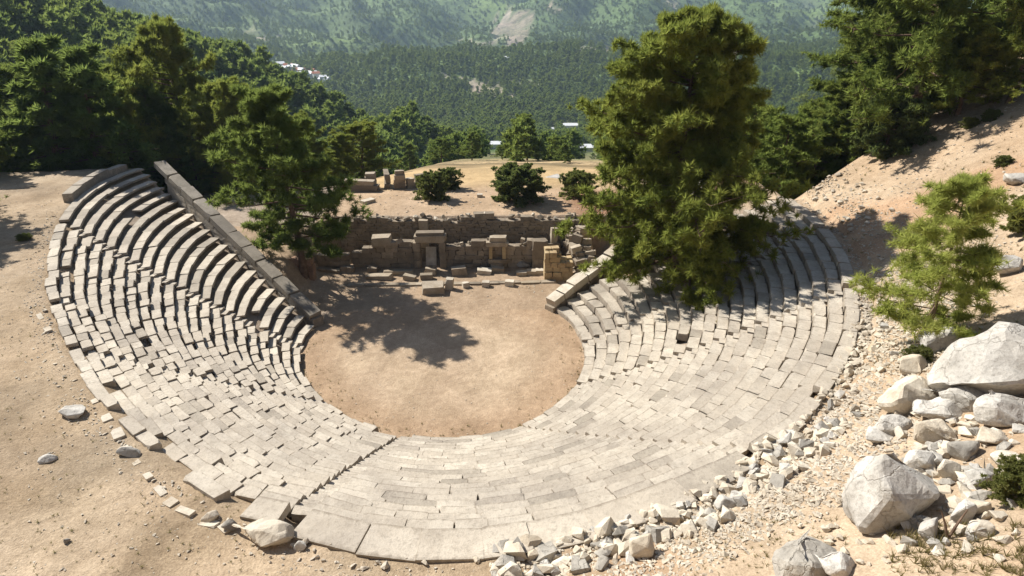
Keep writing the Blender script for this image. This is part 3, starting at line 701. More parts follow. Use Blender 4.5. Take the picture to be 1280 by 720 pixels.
# ------------------------------------------------------------------ boulders and loose stones
BOULD = [  # px, py (centre), width px, height px, mat, seed, label, rotation
    (1113, 612, 122, 118, M_WHITE, 3, 'biggest white boulder with a grey shaded front at lower right', .3),
    (1262, 440, 190, 150, M_WHITE, 5, 'huge white rock face on the right edge below the young pine', .1),
    (1135, 492, 76, 62, M_PALE, 8, 'flat topped grey slab leaning left of the huge white rock', .6),
    (1012, 694, 92, 66, M_GREY, 11, 'grey sloping rock at the bottom edge left of the biggest boulder', .9),
    (803, 680, 40, 46, M_PALE, 14, 'round pale boulder in the rubble at the bottom', .2),
    (335, 669, 66, 28, M_PALE, 17, 'long pale block lying outside the rim at lower left', -.45),
    (1168, 540, 56, 40, M_PALE, 20, 'brown edged slab tilted on the rock pile above the boulder', -.7),
    (1180, 512, 72, 30, M_WHITE, 23, 'white slab on top of the rock pile', .1),
    (1118, 532, 56, 26, M_WHITE, 26, 'white flat stone lying above the biggest boulder', .1),
    (1204, 636, 32, 44, M_WHITE, 29, 'upright pale stone just right of the biggest boulder', .5),
    (1222, 634, 36, 26, M_PALE, 32, 'square pale stone in the rubble at right of the dead sticks', .1),
    (1228, 660, 34, 26, M_PALE, 35, 'flat grey stone near the lower right corner', .2),
    (1205, 560, 46, 34, M_GREY, 38, 'dark grey stone in the middle of the rock pile', .7),
    (1262, 330, 40, 34, M_WHITE, 41, 'white rock on the slope right of the young pine', .3),
    (1050, 706, 52, 34, M_WHITE, 44, 'pale stone at the bottom below the biggest boulder', .4),
    (908, 628, 34, 22, M_WHITE, 47, 'white stone in the rubble beside the rim slabs', .4),
    (88, 515, 40, 16, M_WHITE, 50, 'pointed white stone lying on the left bank', -.5),
    (58, 573, 24, 12, M_WHITE, 53, 'small white stone lower on the left bank', .5),
    (160, 566, 30, 18, M_WHITE, 56, 'white slab beside the kerb outside the lower left seats', -.5),
    (262, 645, 24, 20, M_PALE, 59, 'rounded stone outside the rim left of the long pale block', .4),
    (287, 656, 22, 20, M_GREY, 62, 'grey stone touching the end of the long pale block', .4),
    (375, 683, 20, 16, M_WHITE, 63, 'white stone at the right end of the long pale block', .4),
    (82, 676, 12, 10, M_GREY, 64, 'little dark stone on the bank near the lower left corner', .1),
    (1200, 478, 84, 44, M_WHITE, 80, 'white ledge at the foot of the huge white rock', .15),
    (1262, 512, 80, 44, M_WHITE, 81, 'broad white ledge on the right edge under the huge white rock', .1),
    (1180, 420, 60, 44, M_WHITE, 82, 'white knob at the left foot of the huge white rock beside the young pine', .3),
    (1262, 578, 50, 32, M_PALE, 83, 'pale block at the right edge above the green bush', .4),
    (1150, 575, 44, 34, M_WHITE, 70, 'angular white block wedged right above the biggest boulder', .8),
    (1186, 588, 42, 36, M_PALE, 71, 'pale block standing in the middle of the rock pile', .2),
    (1224, 596, 38, 30, M_WHITE, 72, 'white block at the right of the rock pile', .5),
    (1240, 545, 44, 26, M_PALE, 73, 'flat pale block on the right edge of the rock pile', .2),
    (1140, 455, 46, 30, M_PALE, 74, 'pale block between the young pine and the leaning slab', .5),
    (1210, 500, 60, 34, M_WHITE, 75, 'broken white ledge under the huge white rock', .1),
    (1165, 660, 36, 34, M_WHITE, 76, 'pale wedge shaped stone touching the foot of the biggest boulder', 1.0),
    (1100, 545, 40, 24, M_WHITE, 77, 'small white block touching the top of the biggest boulder', .3),
    (1275, 222, 40, 16, M_WHITE, 65, 'pale ledge of rock on the right slope above the young pine', .1)]
for (px, py, wp, hp, mt, sd_, lab, rz) in BOULD:
    p = onray(px, py + hp * .32); dep = project(p[None])[2][0]; w = wp / F * dep; h = hp / F * dep * 1.0
    big = wp > 50
    me = boulder_mesh('boulder', mt, sd_, 24 if big else 18, (w * 1.04, w * .75, max(h * .95, .2)), .085 if big else .04, 3 if big else 2)
    tag(link('boulder', me, None, (p[0], p[1] + w * .12, p[2] + h * (-.02 if wp >= 150 or 'sloping' in lab else .22)), (0, 0, rz * .6)), lab, 'boulder')

def scatter_band(n, t0, t1, k0, k1, smin, smax, seed, bias=1.0):
    rg = random.Random(seed); out = []
    for _ in range(n):
        t = rg.uniform(t0, t1); k_ = k0 + (k1 - k0) * rg.random() ** bias
        r = float(RO(t)) + k_; x, y = pos(r, t); s = smin * (smax / smin) ** (rg.random() ** 1.7)
        out.append((x, y, s))
    return out
band = scatter_band(300, 8, 40, -.45, 1.5, .3, .85, 5, 1.2) + scatter_band(230, 30, 64, -.4, 1.7, .22, .6, 15, 1.3) + scatter_band(60, 62, 84, -.3, 1.6, .2, .5, 6) + scatter_band(90, 92, 112, .5, 4.2, .25, .6, 7) + scatter_band(16, -7, 9, -.15, .5, .16, .36, 8)
# the rock pile around the big boulder
rg = random.Random(31)
for _ in range(110):
    px, py = rg.uniform(1120, 1275), rg.uniform(500, 700)
    if rg.random() < .35: px, py = rg.uniform(1150, 1225), rg.uniform(520, 640)
    p = onray(px, py); band.append((p[0], p[1], rg.uniform(.2, .6)))
for _ in range(26):
    p = onray(rg.uniform(1000, 1120), rg.uniform(655, 715)); band.append((p[0], p[1], rg.uniform(.14, .34)))
pts = np.array([(b[0], b[1]) for b in band]); zz = G(pts[:, 0], pts[:, 1])
px_, py_, dp_ = project(np.stack([pts[:, 0], pts[:, 1], zz], 1))
vis = [(b[2] / dp_[i], i) for i, b in enumerate(band) if -20 < px_[i] < 1300 and -20 < py_[i] < 735]
vis.sort(reverse=True); single = set(i for _, i in vis[:290]); rest = Join()
for i, (x, y, s) in enumerate(band):
    me = R.choice(V_ROCKW + V_ROCK * 2 + V_ROCKG); rot = (R.uniform(-.5, .5), R.uniform(-.5, .5), R.uniform(0, 6.3)); sc = (s * R.uniform(.9, 1.4), s * R.uniform(.7, 1.1), s * R.uniform(.55, .9))
    loc = (x, y, max(zz[i], 7.35 if np.hypot(x, y) < 26 else -99) + s * .16)
    if i in single:
        o = link('rubble_stone', me, None, loc, rot, sc)
        if px_[i] > 1110 and py_[i] > 480: tag(o, 'loose pale stone in the rock pile round the biggest boulder', 'stone', 'stones of the rock pile at lower right')
        elif py_[i] < 330: tag(o, 'loose stone in the heap by the upper right rim', 'stone', 'stones by the upper right rim')
        elif px_[i] < 600: tag(o, 'small loose stone at the foot of the front rim slabs', 'stone', 'small stones below the front slabs')
        else: tag(o, 'loose pale rubble stone in the band %s' % ('at the bottom edge below the front slabs' if px_[i] < 760 else 'beside the lower right rim slabs' if px_[i] < 900 else 'along the bright right rim' if px_[i] < 1010 else 'high along the right rim'), 'stone', 'rubble stones along the right rim')
    else:
        V, T = arr(me); rest.addraw(V, T, TRS(loc, rot, sc))
tag(link('rubble', rest.build('rubble', M_PALE)), 'small loose rubble between the larger stones', 'rubble', None, 'stuff')
# gravel: thousands of little stones on the slopes, the banks and the orchestra edge
grav = Join(); rg = random.Random(77); cnt = 0
tet = [hull_mesh('pebble', rock_pts(rg, 7), None) for _ in range(6)]
cand = []
for (n, t0, t1, k0, k1, s0, s1) in ((5200, 8, 112, -.2, 3.4, .06, .22), (5200, 30, 112, 2, 18, .06, .26), (5200, -120, 5, .3, 15, .03, .13), (260, -60, 0, .2, 1.1, .05, .2), (5000, 26, 80, .2, 3.6, .09, .3), (2500, 8, 30, .2, 3, .07, .24), (500, -4, 40, .2, 4, .04, .12), (300, -105, -60, .1, 1.0, .05, .22)):
    for _ in range(n):
        t = rg.uniform(t0, t1); r = float(RO(t)) + k0 + (k1 - k0) * rg.random() ** 1.4; x, y = pos(r, t); cand.append((x, y, s0 * (s1 / s0) ** (rg.random() ** 2)))
for _ in range(500): cand.append((rg.uniform(-12, 12), rg.uniform(8.5, 17), rg.uniform(.04, .16)))
for _ in range(420):
    t = rg.uniform(0, 6.28); r = 10.2 * rg.random() ** .35; cand.append((r * math.sin(t), min(-r * math.cos(t), 8), rg.uniform(.03, .11)))
for _ in range(260): cand.append((rg.uniform(-10, 14), rg.uniform(19, 30), rg.uniform(.05, .25)))
cand = np.array(cand); cz = G(cand[:, 0], cand[:, 1])
for (x, y, s), z in zip(cand, cz):
    V, T = arr(rg.choice(tet)); grav.addraw(V, T, TRS((x, y, z + s * .12), (0, 0, rg.uniform(0, 6)), (s * rg.uniform(1, 1.6), s, s * .7)))
tag(link('gravel', grav.build('gravel', M_PALE)), 'pale gravel and stone chips strewn over the slopes', 'gravel', None, 'stuff')

# ------------------------------------------------------------------ trees
def tube(path, rad, seg=6):
    V = []; T = []; path = [np.array(p, float) for p in path]
    for i, p in enumerate(path):
        d = path[min(i + 1, len(path) - 1)] - path[max(i - 1, 0)]; d = d / (np.linalg.norm(d) + 1e-9)
        u = np.cross(d, (0, 0, 1) if abs(d[2]) < .9 else (1, 0, 0)); u /= np.linalg.norm(u); v = np.cross(d, u)
        for k in range(seg):
            a = 2 * math.pi * k / seg; V.append(p + rad[i] * (math.cos(a) * u + math.sin(a) * v))
    for i in range(len(path) - 1):
        for k in range(seg):
            a, b = i * seg + k, i * seg + (k + 1) % seg; c, d2 = a + seg, b + seg
            T += [(a, b, d2), (a, d2, c)]
    return np.array(V), np.array(T)
def tufts(centres, sizes, nbl, seed, width=.16, up=.35):
    """needle tufts: flat blades fanning out of each centre; returns verts, tris, tint"""
    g = np.random.default_rng(seed); C = np.repeat(np.array(centres), nbl, 0); S = np.repeat(np.array(sizes), nbl)
    n = len(C); D = g.normal(size=(n, 3)); D[:, 2] += up; D /= np.linalg.norm(D, axis=1)[:, None]
    Q = np.cross(D, g.normal(size=(n, 3))); Q /= np.linalg.norm(Q, axis=1)[:, None]
    L = (S * g.uniform(.6, 1.15, n))[:, None]; w = L * width
    base = C + D * L * .05; mid = C + D * L * .6
    V = np.stack([base + Q * w, base - Q * w, C + D * L], 1).reshape(-1, 3)
    i = np.arange(n) * 3; T = np.stack([i, i + 1, i + 2], 1)
    tint = np.repeat(np.clip(np.repeat(g.uniform(0, 1, len(centres)), nbl) * .7 + g.uniform(0, .3, n), 0, 1), 3)
    return V, T, tint
def make_pine(name, seed, H, env, nlimb, ntwig, ntuft, tsize, nbl, mleaf, trunk_r=.3, lean=(0, 0), h0=.15, droop=.0, width=.16, trunkseg=7, fork=False):
    """env(h, az): crown radius at relative height h. Returns trunk and crown meshes, foot at the origin"""
    rg = random.Random(seed); TV, TT_, n = [], [], 0
    def add(V, T):
        nonlocal n
        TV.append(V); TT_.append(T + n); n += len(V)
    ph = rg.uniform(0, 6)
    axis_ = lambda h: np.array([lean[0] * h * H + .02 * H * math.sin(3 * h + ph), lean[1] * h * H + .02 * H * math.cos(2.5 * h + ph), h * H])
    hs = np.linspace(-.03, .97, 10); add(*tube([axis_(h) for h in hs], [max(trunk_r * (1 - .92 * max(h, 0)) * (1.25 if h <= 0 else 1), .02) for h in hs], trunkseg))
    cs, sz = [], []
    for i in range(nlimb):
        h = h0 + (1 - h0) * ((i + rg.random()) / nlimb) ** .9; a = i * 2.39996 + rg.uniform(-.5, .5)
        Rr = env(h, a) * rg.uniform(.68, 1.12); base = axis_(min(h, .96))
        rise = (.55 * h - .1 - droop * (1 - h)) * Rr + rg.uniform(-.1, .15) * Rr
        tip = base + np.array([math.cos(a) * Rr, math.sin(a) * Rr, rise])
        mid = (base + tip) / 2 + np.array([rg.gauss(0, .06), rg.gauss(0, .06), -.06]) * Rr
        lr = max(trunk_r * .36 * (1 - .75 * h), .025)
        add(*tube([base, mid, tip], [lr, lr * .6, lr * .2], 4))
        for q in range(ntwig):
            f = .3 + .7 * (q + rg.random()) / ntwig; b = base * (1 - f) ** 2 + 2 * mid * f * (1 - f) + tip * f * f
            tl = (.16 + .22 * rg.random()) * max(Rr, .1 * H * .5) * (1.25 - .5 * f)
            dv = np.array([rg.gauss(0, 1) + math.cos(a) * .9, rg.gauss(0, 1) + math.sin(a) * .9, rg.gauss(.25, .55)]); dv /= np.linalg.norm(dv)
            e = b + dv * tl
            if nlimb >= 30: add(*tube([b, e], [lr * .3, lr * .1], 3))
            for k in range(ntuft):
                c = b + (e - b) * rg.uniform(.35, 1.05) + np.array([rg.gauss(0, .16), rg.gauss(0, .16), rg.gauss(0, .1)]) * tl * 1.2
                cs.append(c); sz.append(tsize * rg.uniform(.7, 1.3))
    V, T, tint = tufts(cs, sz, nbl, seed, width)
    tm = mesh('trunk', np.concatenate(TV), np.concatenate(TT_), M_BARK, True)
    cm = mesh('crown', V, T, mleaf)
    at = cm.color_attributes.new('tint', 'FLOAT_COLOR', 'POINT'); at.data.foreach_set('color', np.repeat(tint, 4).astype(np.float32))
    return tm, cm
def place_tree(name, pair, loc, rz, s, label, cat='tree', group=None):
    root = thing(name, label, cat, loc, group, rz); root.scale = (s, s, s) if not isinstance(s, tuple) else s
    link('trunk', pair[0], root); link('crown', pair[1], root); return root
def lump(seed, n=5, amp=.35):
    rg = random.Random(seed); w = [(rg.randint(1, 3), rg.uniform(0, 6), rg.uniform(2, 9)) for _ in range(n)]
    return lambda h, a: 1 + amp * sum(math.sin(k * a + p + q * h) for k, p, q in w) / n ** .5
# the big pine on the right seats
l1 = lump(3, 5, .2); big_env = lambda h, a: float(np.interp(h, [0, .12, .35, .6, .85, 1], [4.4, 6.1, 6.9, 6.3, 3.5, .7])) * l1(h, a)
bx, by = 17.6, 6.2
place_tree('pine_tree', make_pine('pine', 101, 19.2, big_env, 120, 11, 8, .5, 50, M_NEEDLE, .42, (-.02, .0), .05, .2, .08), (bx, by, gz(bx, by) - .1), 0, 1, 'tall broad pine rising out of the seats at the right of the orchestra')
# the left pine beside the stage
l2 = lump(5); le = lambda h, a: 5.6 * (1 - h) ** .55 * (.55 + .6 * min(h / .35, 1)) * .86 * l2(h, a) + .4
lx, ly = -13.4, 11.0
place_tree('pine_tree', make_pine('pine', 102, 15.2, le, 70, 9, 6, .5, 36, M_NEEDLE, .34, (-.03, 0), .16, .14, .07), (lx, ly, gz(lx, ly) - .1), 0, 1, 'rounded pine behind the left retaining wall casting shade on the orchestra')
# young pine on the right bank
p = onray(1160, 432); l3 = lump(9, 5, .17); ye = lambda h, a: (2.75 * (1 - h) ** .6 * (.42 + .78 * min(h / .35, 1)) + .15) * l3(h, a)
place_tree('young_pine', make_pine('pine', 103, 7.4, ye, 50, 9, 6, .33, 24, M_YOUNG, .12, (-.08, .02), .1, -.02, .05), (p[0], p[1], p[2] - .1), 0, 1, 'small light green young pine on the right bank outside the rim')
# generic forest trees, several shapes
def fenv(seed, w, pw): 
    l = lump(seed, 5, .45); return lambda h, a: (w * (1 - h) ** pw * (.5 + .7 * min(h / .35, 1)) + .35) * l(h, a)
FT = [make_pine('pine', 200 + i, 10, fenv(30 + i, (3.0, 3.4, 2.6, 3.8, 3.1)[i], (.7, .55, .8, .45, .6)[i]), 40, 8, 6, .46, 16, M_FOREST, .22, (R.uniform(-.05, .05), 0), (.12, .18, .1, .25, .2)[i], .1, .12) for i in range(5)]
FN = [make_pine('pine', 220 + i, 10, fenv(50 + i, (3.4, 3.8, 3.0)[i], (.6, .5, .7)[i]), 72, 10, 7, .34, 24, M_NEEDLE, .24, (R.uniform(-.05, .05), 0), (.1, .18, .08)[i], .12, .085) for i in range(3)]
BU = [make_pine('bush', 240 + i, 4, (lambda l: (lambda h, a: 2.6 * math.sqrt(max(1 - (2 * h - .75) ** 2 / 1.7, .02)) * l(h, a)))(lump(60 + i, 4, .13)), 64, 9, 8, .24, 16, M_BUSH, .12, (0, 0), .05, .05, .25) for i in range(3)]
def by_px(name, pair, px, py, hpx, label, h0=10.0, cat='tree', group=None, wide=1.0, sink=.2, dmin=12, Y=None):
    p = onray(px, py, dmin) if Y is None else aty(px, py, Y); dep = project(p[None])[2][0]; s = hpx / F * dep / math.cos(PITCH * .7) / h0
    return place_tree(name, pair, (p[0], p[1], p[2] - sink), R.uniform(0, 6.3), (s * wide, s * wide, s), label, cat, group)
# upper right trees on the ridge
by_px('pine_tree', FN[0], 1140, 160, 250, 'tallest pine on the right ridge, top cut by the frame', wide=1.0)
by_px('pine_tree', FN[1], 1078, 188, 140, 'bushy bright pine low on the right ridge above the seats', wide=1.35)
by_px('pine_tree', FN[2], 1085, 150, 190, 'leaning pine left of the tallest one on the right ridge', wide=1.1, Y=22)
by_px('pine_tree', FN[1], 1198, 142, 105, 'dark round pine right of the tallest one on the ridge', wide=1.2)
by_px('pine_tree', FN[0], 1262, 128, 140, 'slim pine with a bare stem at the upper right corner', wide=.85)
by_px('pine_tree', FN[2], 1035, 200, 95, 'small pine beside the big pine at the upper right', wide=1.3, Y=20)
by_px('bush', BU[0], 1105, 190, 60, 'grey green bush at the foot of the right ridge pines', 4, 'bush', wide=1.0)
by_px('bush', BU[1], 1010, 225, 50, 'green bush between the big pine and the right ridge', 4, 'bush')
by_px('bush', BU[2], 1148, 452, 22, 'tiny dark bush at the foot of the young pine', 4, 'bush')
by_px('bush', BU[1], 1275, 622, 52, 'green bush cut by the right edge above the dry grass', 4, 'bush')
by_px('bush', BU[0], 1283, 290, 44, 'dark bush on the right edge beside the young pine', 4, 'bush')
by_px('bush', BU[2], 1238, 150, 14, 'low green shrub on the bare upper right slope', 4, 'bush')
for (px, py, hp, lab) in ((1212, 158, 12, 'low dry shrub on the bare slope under the tallest ridge pine'), (1255, 205, 12, 'small green tuft on the right slope near the pale ledge'), (30, 300, 10, 'tiny shrub on the left bank near the frame edge')):
    by_px('shrub', BU[R.randrange(3)], px, py, hp, lab, 4, 'bush', None, 1.3)
# terrace and valley edge
by_px('bush', BU[0], 646, 250, 40, 'round dark green tree standing alone on the terrace edge', 4, 'tree', wide=1.25)
by_px('bush', BU[1], 541, 248, 30, 'small shrub on the terrace left of the round green tree', 4, 'bush')
by_px('bush', BU[2], 560, 236, 24, 'small shrub just behind the one left of the round green tree', 4, 'bush')
by_px('bush', BU[1], 722, 246, 30, 'grey green bushes by the terrace left of the big pine', 4, 'bush', wide=1.1)
for (px, top, Yv, v, wd, lab) in ((590, 163, 95, 1, 1.2, 'round headed pine beyond the terrace left of the white sheds'), (553, 172, 92, 3, 1.25, 'smaller pine beyond the terrace above the shrubs'), (668, 176, 110, 0, 1.2, 'pine beyond the terrace above the round green tree'), (628, 186, 100, 3, 1.3, 'low pine beyond the terrace beside the white greenhouse'),
        (455, 152, 48, 1, 1.3, 'dark pine behind the ruined hut on the left of the terrace'), (428, 165, 42, 2, 1.2, 'pine behind the left pine next to the ruined hut'), (515, 178, 96, 2, 1.2, 'pine beyond the ruined hut at the far end of the terrace'), (705, 200, 70, 0, 1.3, 'low bushy pine beyond the terrace beside a pale boulder')):
    q = aty(px, 230, Yv); zg = gz(q[0], Yv); hh = max(aty(px, top, Yv)[2] - zg, 3.5)
    place_tree('pine_tree', FT[v] if Yv > 60 else FN[v], (q[0], Yv, zg - .3), R.uniform(0, 6), (hh / 10 * wd, hh / 10 * wd, hh / 10), lab)
# trees on the near side of the wooded hill
NEARL = [(240, 230, 205, 0, 1.0, 'tallest forest pine rising behind the upper left seats'), (300, 250, 150, 1, 1.1, 'pine behind the middle of the left retaining wall'), (205, 225, 120, 2, 1.2, 'light green pine just above the top of the left wing'),
         (150, 215, 130, 1, 1.1, 'bushy pine behind the corner of the left bank'), (60, 222, 140, 0, 1.2, 'dark pine behind the left bank near the frame edge'), (5, 262, 150, 2, 1.1, 'dark pine cut by the left edge beside the bank'), (385, 235, 95, 0, 1.2, 'pine on the slope just right of the left pine'), (105, 218, 100, 2, 1.3, 'broad low pine behind the left bank')]
for (px, py, hp, v, wd, lab) in NEARL:
    Yv = {240: 38, 300: 32, 205: 34, 150: 40, 60: 36, 5: 21, 385: 40, 105: 34}[px]
    p = aty(px, py, Yv); top = aty(px, py - hp, Yv); zg = gz(p[0], p[1]); hh = max(top[2] - zg, 5)
    place_tree('pine_tree', FN[v], (p[0], p[1], zg - .3), R.uniform(0, 6), (hh / 10 * wd * .8, hh / 10 * wd * .8, hh / 10), lab)
pe = aty(-75, 330, 4.0); place_tree('pine_tree', FN[1], (pe[0] - 1, 6.0, gz(pe[0], 6.0) - .3), 1, (1.05, 1.05, 1.0), 'pine at the left frame edge shading the bank, mostly out of view')
# forest: nearest trees one by one, the rest as a mass
rg = np.random.default_rng(5); cand = []
for _ in range(130):
    d = 46 * (3300 / 46) ** rg.uniform(0, 1, 1500); a = rg.uniform(-.76, .76, 1500)
    cand.append(np.stack([CAM[0] + d * np.sin(a), CAM[1] + d * np.cos(a)], 1))
cand = np.concatenate(cand); cx, cyy = cand[:, 0], cand[:, 1]; d = np.hypot(cx - CAM[0], cyy - CAM[1]); czz = G(cx, cyy)
px, py, dep = project(np.stack([cx, cyy, czz + 4], 1))
ok = (px > -60) & (px < 1340) & (py > -60) & (py < 330)
lefth = (cx < -28) & (cyy > 27 + .12 * (cx + 40)) | (cx < -52)
mid = (d > 124) & (cx >= -28); rightr = (cx > 30) & ((cyy - (11 + .42 * (cx - 28))) > 5) & (d > 62)
ok &= lefth | mid | rightr
clear = fbm(cx, cyy, 70, 3, 88); ok &= ~((d < 200) & (cx > -30) & (clear > .02)); ok &= ~((d >= 200) & (d < 420) & (cx > -30) & (clear > .22)); ok &= ~((d > 330) & (d < 900) & (fbm(cx, cyy, 140, 3, 89) > .32))
ok &= bare(np.stack([cx, cyy, czz], 1), 1.0) < .45 + .5 * (rg.uniform(0, 1, len(cx)) > .72)
idx = np.where(ok)[0]
# thin so that crowns do not pile up
keep = []; cell = {}
for i in idx:
    sp = (3.4 if cx[i] > -28 else 5.2) + d[i] * .0022; kx = (int(cx[i] / sp), int(cyy[i] / sp))
    if kx in cell: continue
    cell[kx] = 1; keep.append(i)
keep = np.array(keep); hgt = rg.uniform(5.2, 13.5, len(keep)) * np.where(d[keep] > 1200, .9, 1)
hgt = np.where((cx[keep] < -28) & (d[keep] < 320), hgt * 1.25, hgt)
hgt = np.where((d[keep] < 330) & (cx[keep] > -35) & (cx[keep] < 60), hgt * .72, hgt)
# leave the views to the white sheds open
show = np.ones(len(keep), bool)
for (gx_, gy_, gw_) in ((735, 189, 12), (616, 185, 8), (714, 160, 9), (690, 164, 4)):
    _, tp, dq = project(np.stack([cx[keep], cyy[keep], czz[keep] + hgt], 1)); gd = np.linalg.norm(onray(gx_, gy_, 300, 5000) - CAM)
    show &= ~((np.abs(px[keep] - gx_) < gw_ + 1.6 * F / dq) & (tp < gy_ - 1) & (d[keep] < gd + 4) & (cx[keep] > -28) & (d[keep] > 100))
keep = keep[show]; hgt = hgt[show]
order = np.argsort(-hgt / d[keep])
ind = order[:265]; oth = order[265:]
for q in ind:
    i = keep[q]; v = rg.integers(0, 5); s = hgt[q] / 10
    if cx[i] < -28:
        col_ = 'by the left frame edge' if px[i] < 110 else 'above the upper left seats' if px[i] < 230 else 'behind the left pine' if px[i] < 340 else 'running down towards the valley'
        lab, grp = 'pine in the dense left hillside wood, %s, %s' % ('high up' if py[i] < 70 else 'halfway up' if py[i] < 140 else 'low down', col_), 'pines of the left hillside wood'
    elif rightr[i]: lab, grp = 'pine %s the right ridge, among its neighbours at the upper right' % ('far behind' if d[i] > 110 else 'just behind'), 'pines behind the right ridge'
    else: lab, grp = 'green pine in the loose wood on the valley slope, %s' % ('left of the white sheds' if px[i] < 600 else 'near the white sheds' if px[i] < 760 else 'right of the big pine'), 'pines of the valley slope'
    place_tree('pine_tree', FT[v], (cx[i], cyy[i], czz[i] - .3), rg.uniform(0, 6.3), (s * rg.uniform(1.0, 1.35), s * rg.uniform(1.0, 1.35), s), lab, 'tree', grp)
print('forest', len(keep), 'individual', len(ind))
# lighter crowns for the mass of far trees, set out on points
LITE = [make_pine('pine', 300 + i, 10, fenv(80 + i, (3.6, 4.0, 3.2)[i], (.6, .45, .75)[i]), 18, 4, 3, 1.2, 7, M_FARLEAF, .25, (0, 0), .08, .05, .26)[1] for i in range(3)]
pm = bpy.data.meshes.new('far_forest'); K = keep[oth]
pm.vertices.add(len(K)); pm.vertices.foreach_set('co', np.stack([cx[K], cyy[K], czz[K] - .4], 1).astype(np.float32).ravel())
at = pm.attributes.new('size', 'FLOAT', 'POINT'); at.data.foreach_set('value', (hgt[oth] / 10).astype(np.float32))
fo = link('far_forest', pm); tag(fo, 'pine forest covering the valley and the mountains', 'forest', None, 'stuff')
ng = bpy.data.node_groups.new('set_out_trees', 'GeometryNodeTree')
ng.interface.new_socket('Geometry', in_out='INPUT', socket_type='NodeSocketGeometry'); ng.interface.new_socket('Geometry', in_out='OUTPUT', socket_type='NodeSocketGeometry')
gi = ng.nodes.new('NodeGroupInput'); go = ng.nodes.new('NodeGroupOutput'); jn = ng.nodes.new('GeometryNodeJoinGeometry')
sa = ng.nodes.new('GeometryNodeInputNamedAttribute'); sa.data_type = 'FLOAT'; sa.inputs['Name'].default_value = 'size'
rv = ng.nodes.new('FunctionNodeRandomValue'); rv.data_type = 'FLOAT_VECTOR'; rv.inputs[0].default_value = (0, 0, 0); rv.inputs[1].default_value = (.12, .12, 6.28)
prev = gi.outputs[0]
ri_ = ng.nodes.new('FunctionNodeRandomValue'); ri_.data_type = 'INT'; ri_.inputs[4].default_value = 0; ri_.inputs[5].default_value = 2; ri_.inputs['Seed'].default_value = 4
g2i = ng.nodes.new('GeometryNodeInstanceOnPoints'); g2i.inputs['Pick Instance'].default_value = True
g2 = ng.nodes.new('GeometryNodeGeometryToInstance')
for i, me in enumerate(LITE):
    pxo = bpy.data.objects.new('far_pine', me)
    oi = ng.nodes.new('GeometryNodeObjectInfo'); oi.inputs['Object'].default_value = pxo; oi.inputs['As Instance'].default_value = True
    ng.links.new(oi.outputs['Geometry'], g2.inputs[0])
ng.links.new(prev, g2i.inputs['Points']); ng.links.new(g2.outputs[0], g2i.inputs['Instance'])
ng.links.new(ri_.outputs[2], g2i.inputs['Instance Index']); ng.links.new(rv.outputs[0], g2i.inputs['Rotation']); ng.links.new(sa.outputs[0], g2i.inputs['Scale'])
ng.links.new(g2i.outputs[0], go.inputs[0])
md = fo.modifiers.new('trees', 'NODES'); md.node_group = ng

# ------------------------------------------------------------------ far buildings
def box(V, T, x0, x1, y0, y1, z0, z1):
    n = len(V); V += [(x, y, z) for z in (z0, z1) for y in (y0, y1) for x in (x0, x1)]
    T += [tuple(n + i for i in q) for q in ((0, 2, 3, 1), (4, 5, 7, 6), (0, 1, 5, 4), (2, 6, 7, 3), (0, 4, 6, 2), (1, 3, 7, 5))]
def house(name, label, cat, px, py, w, d, h, roofm, rz=0, group=None, gable=.28, lo=300):
    p = onray(px, py, lo, 5000); root = thing(name, label, cat, p, group, rz)
    V, T = [], []; box(V, T, -w / 2, w / 2, -d / 2, d / 2, -3, h); link('wall', mesh('wall', V, T, M_PLASTER), root)
    e = .4; g = h + d * gable
    V = [(-w / 2 - e, -d / 2 - e, h), (w / 2 + e, -d / 2 - e, h), (w / 2 + e, d / 2 + e, h), (-w / 2 - e, d / 2 + e, h), (-w / 2 - e, 0, g), (w / 2 + e, 0, g)]
    link('roof', mesh('roof', V, [(0, 1, 5, 4), (2, 3, 4, 5), (1, 2, 5), (3, 0, 4), (3, 2, 1, 0)], roofm), root)
    V, T = [], []
    for k in range(max(int(w / 4), 1)): xx = -w / 2 + (k + .5) * w / max(int(w / 4), 1); box(V, T, xx - .6, xx + .6, -d / 2 - .06, -d / 2 + .05, 1, 2.3)
    return root
SH = [(735, 189, 30, 8, 3.4, 'long white greenhouse in the valley left of the big pine'), (616, 185, 20, 7, 3.4, 'white greenhouse in the valley above the round green tree'), (714, 160, 24, 9, 3.6, 'small white shed at the far side of the valley woods'), (690, 164, 12, 6, 3, 'tiny white hut left of the small white shed'), (445, 125, 10, 6, 4, 'lone white house on the edge of the left wood'), (633, 75, 14, 9, 4, 'lone pale house high on the far slope')]
for i, (px, py, w, d_, h, lab) in enumerate(SH):
    house('greenhouse' if 'greenhouse' in lab else 'shed', lab, 'greenhouse' if 'greenhouse' in lab else 'shed', px, py, w, d_, h, M_SHEET, R.uniform(-.25, .1), None, .25)
rv_ = random.Random(4)
for k in range(15):
    f = k / 14; px = 345 + 62 * f + rv_.uniform(-4, 4); py = 86 + 14 * f + rv_.uniform(-3, 4)
    house('house', 'white village house with a pale roof on the far hillside' if k % 3 else 'village house with a red roof on the far hillside', 'house', px, py, rv_.uniform(10, 20), rv_.uniform(8, 12), rv_.uniform(5, 8), M_SHEET if k % 3 else M_TILE, rv_.uniform(-.6, .6), 'houses of the distant village')

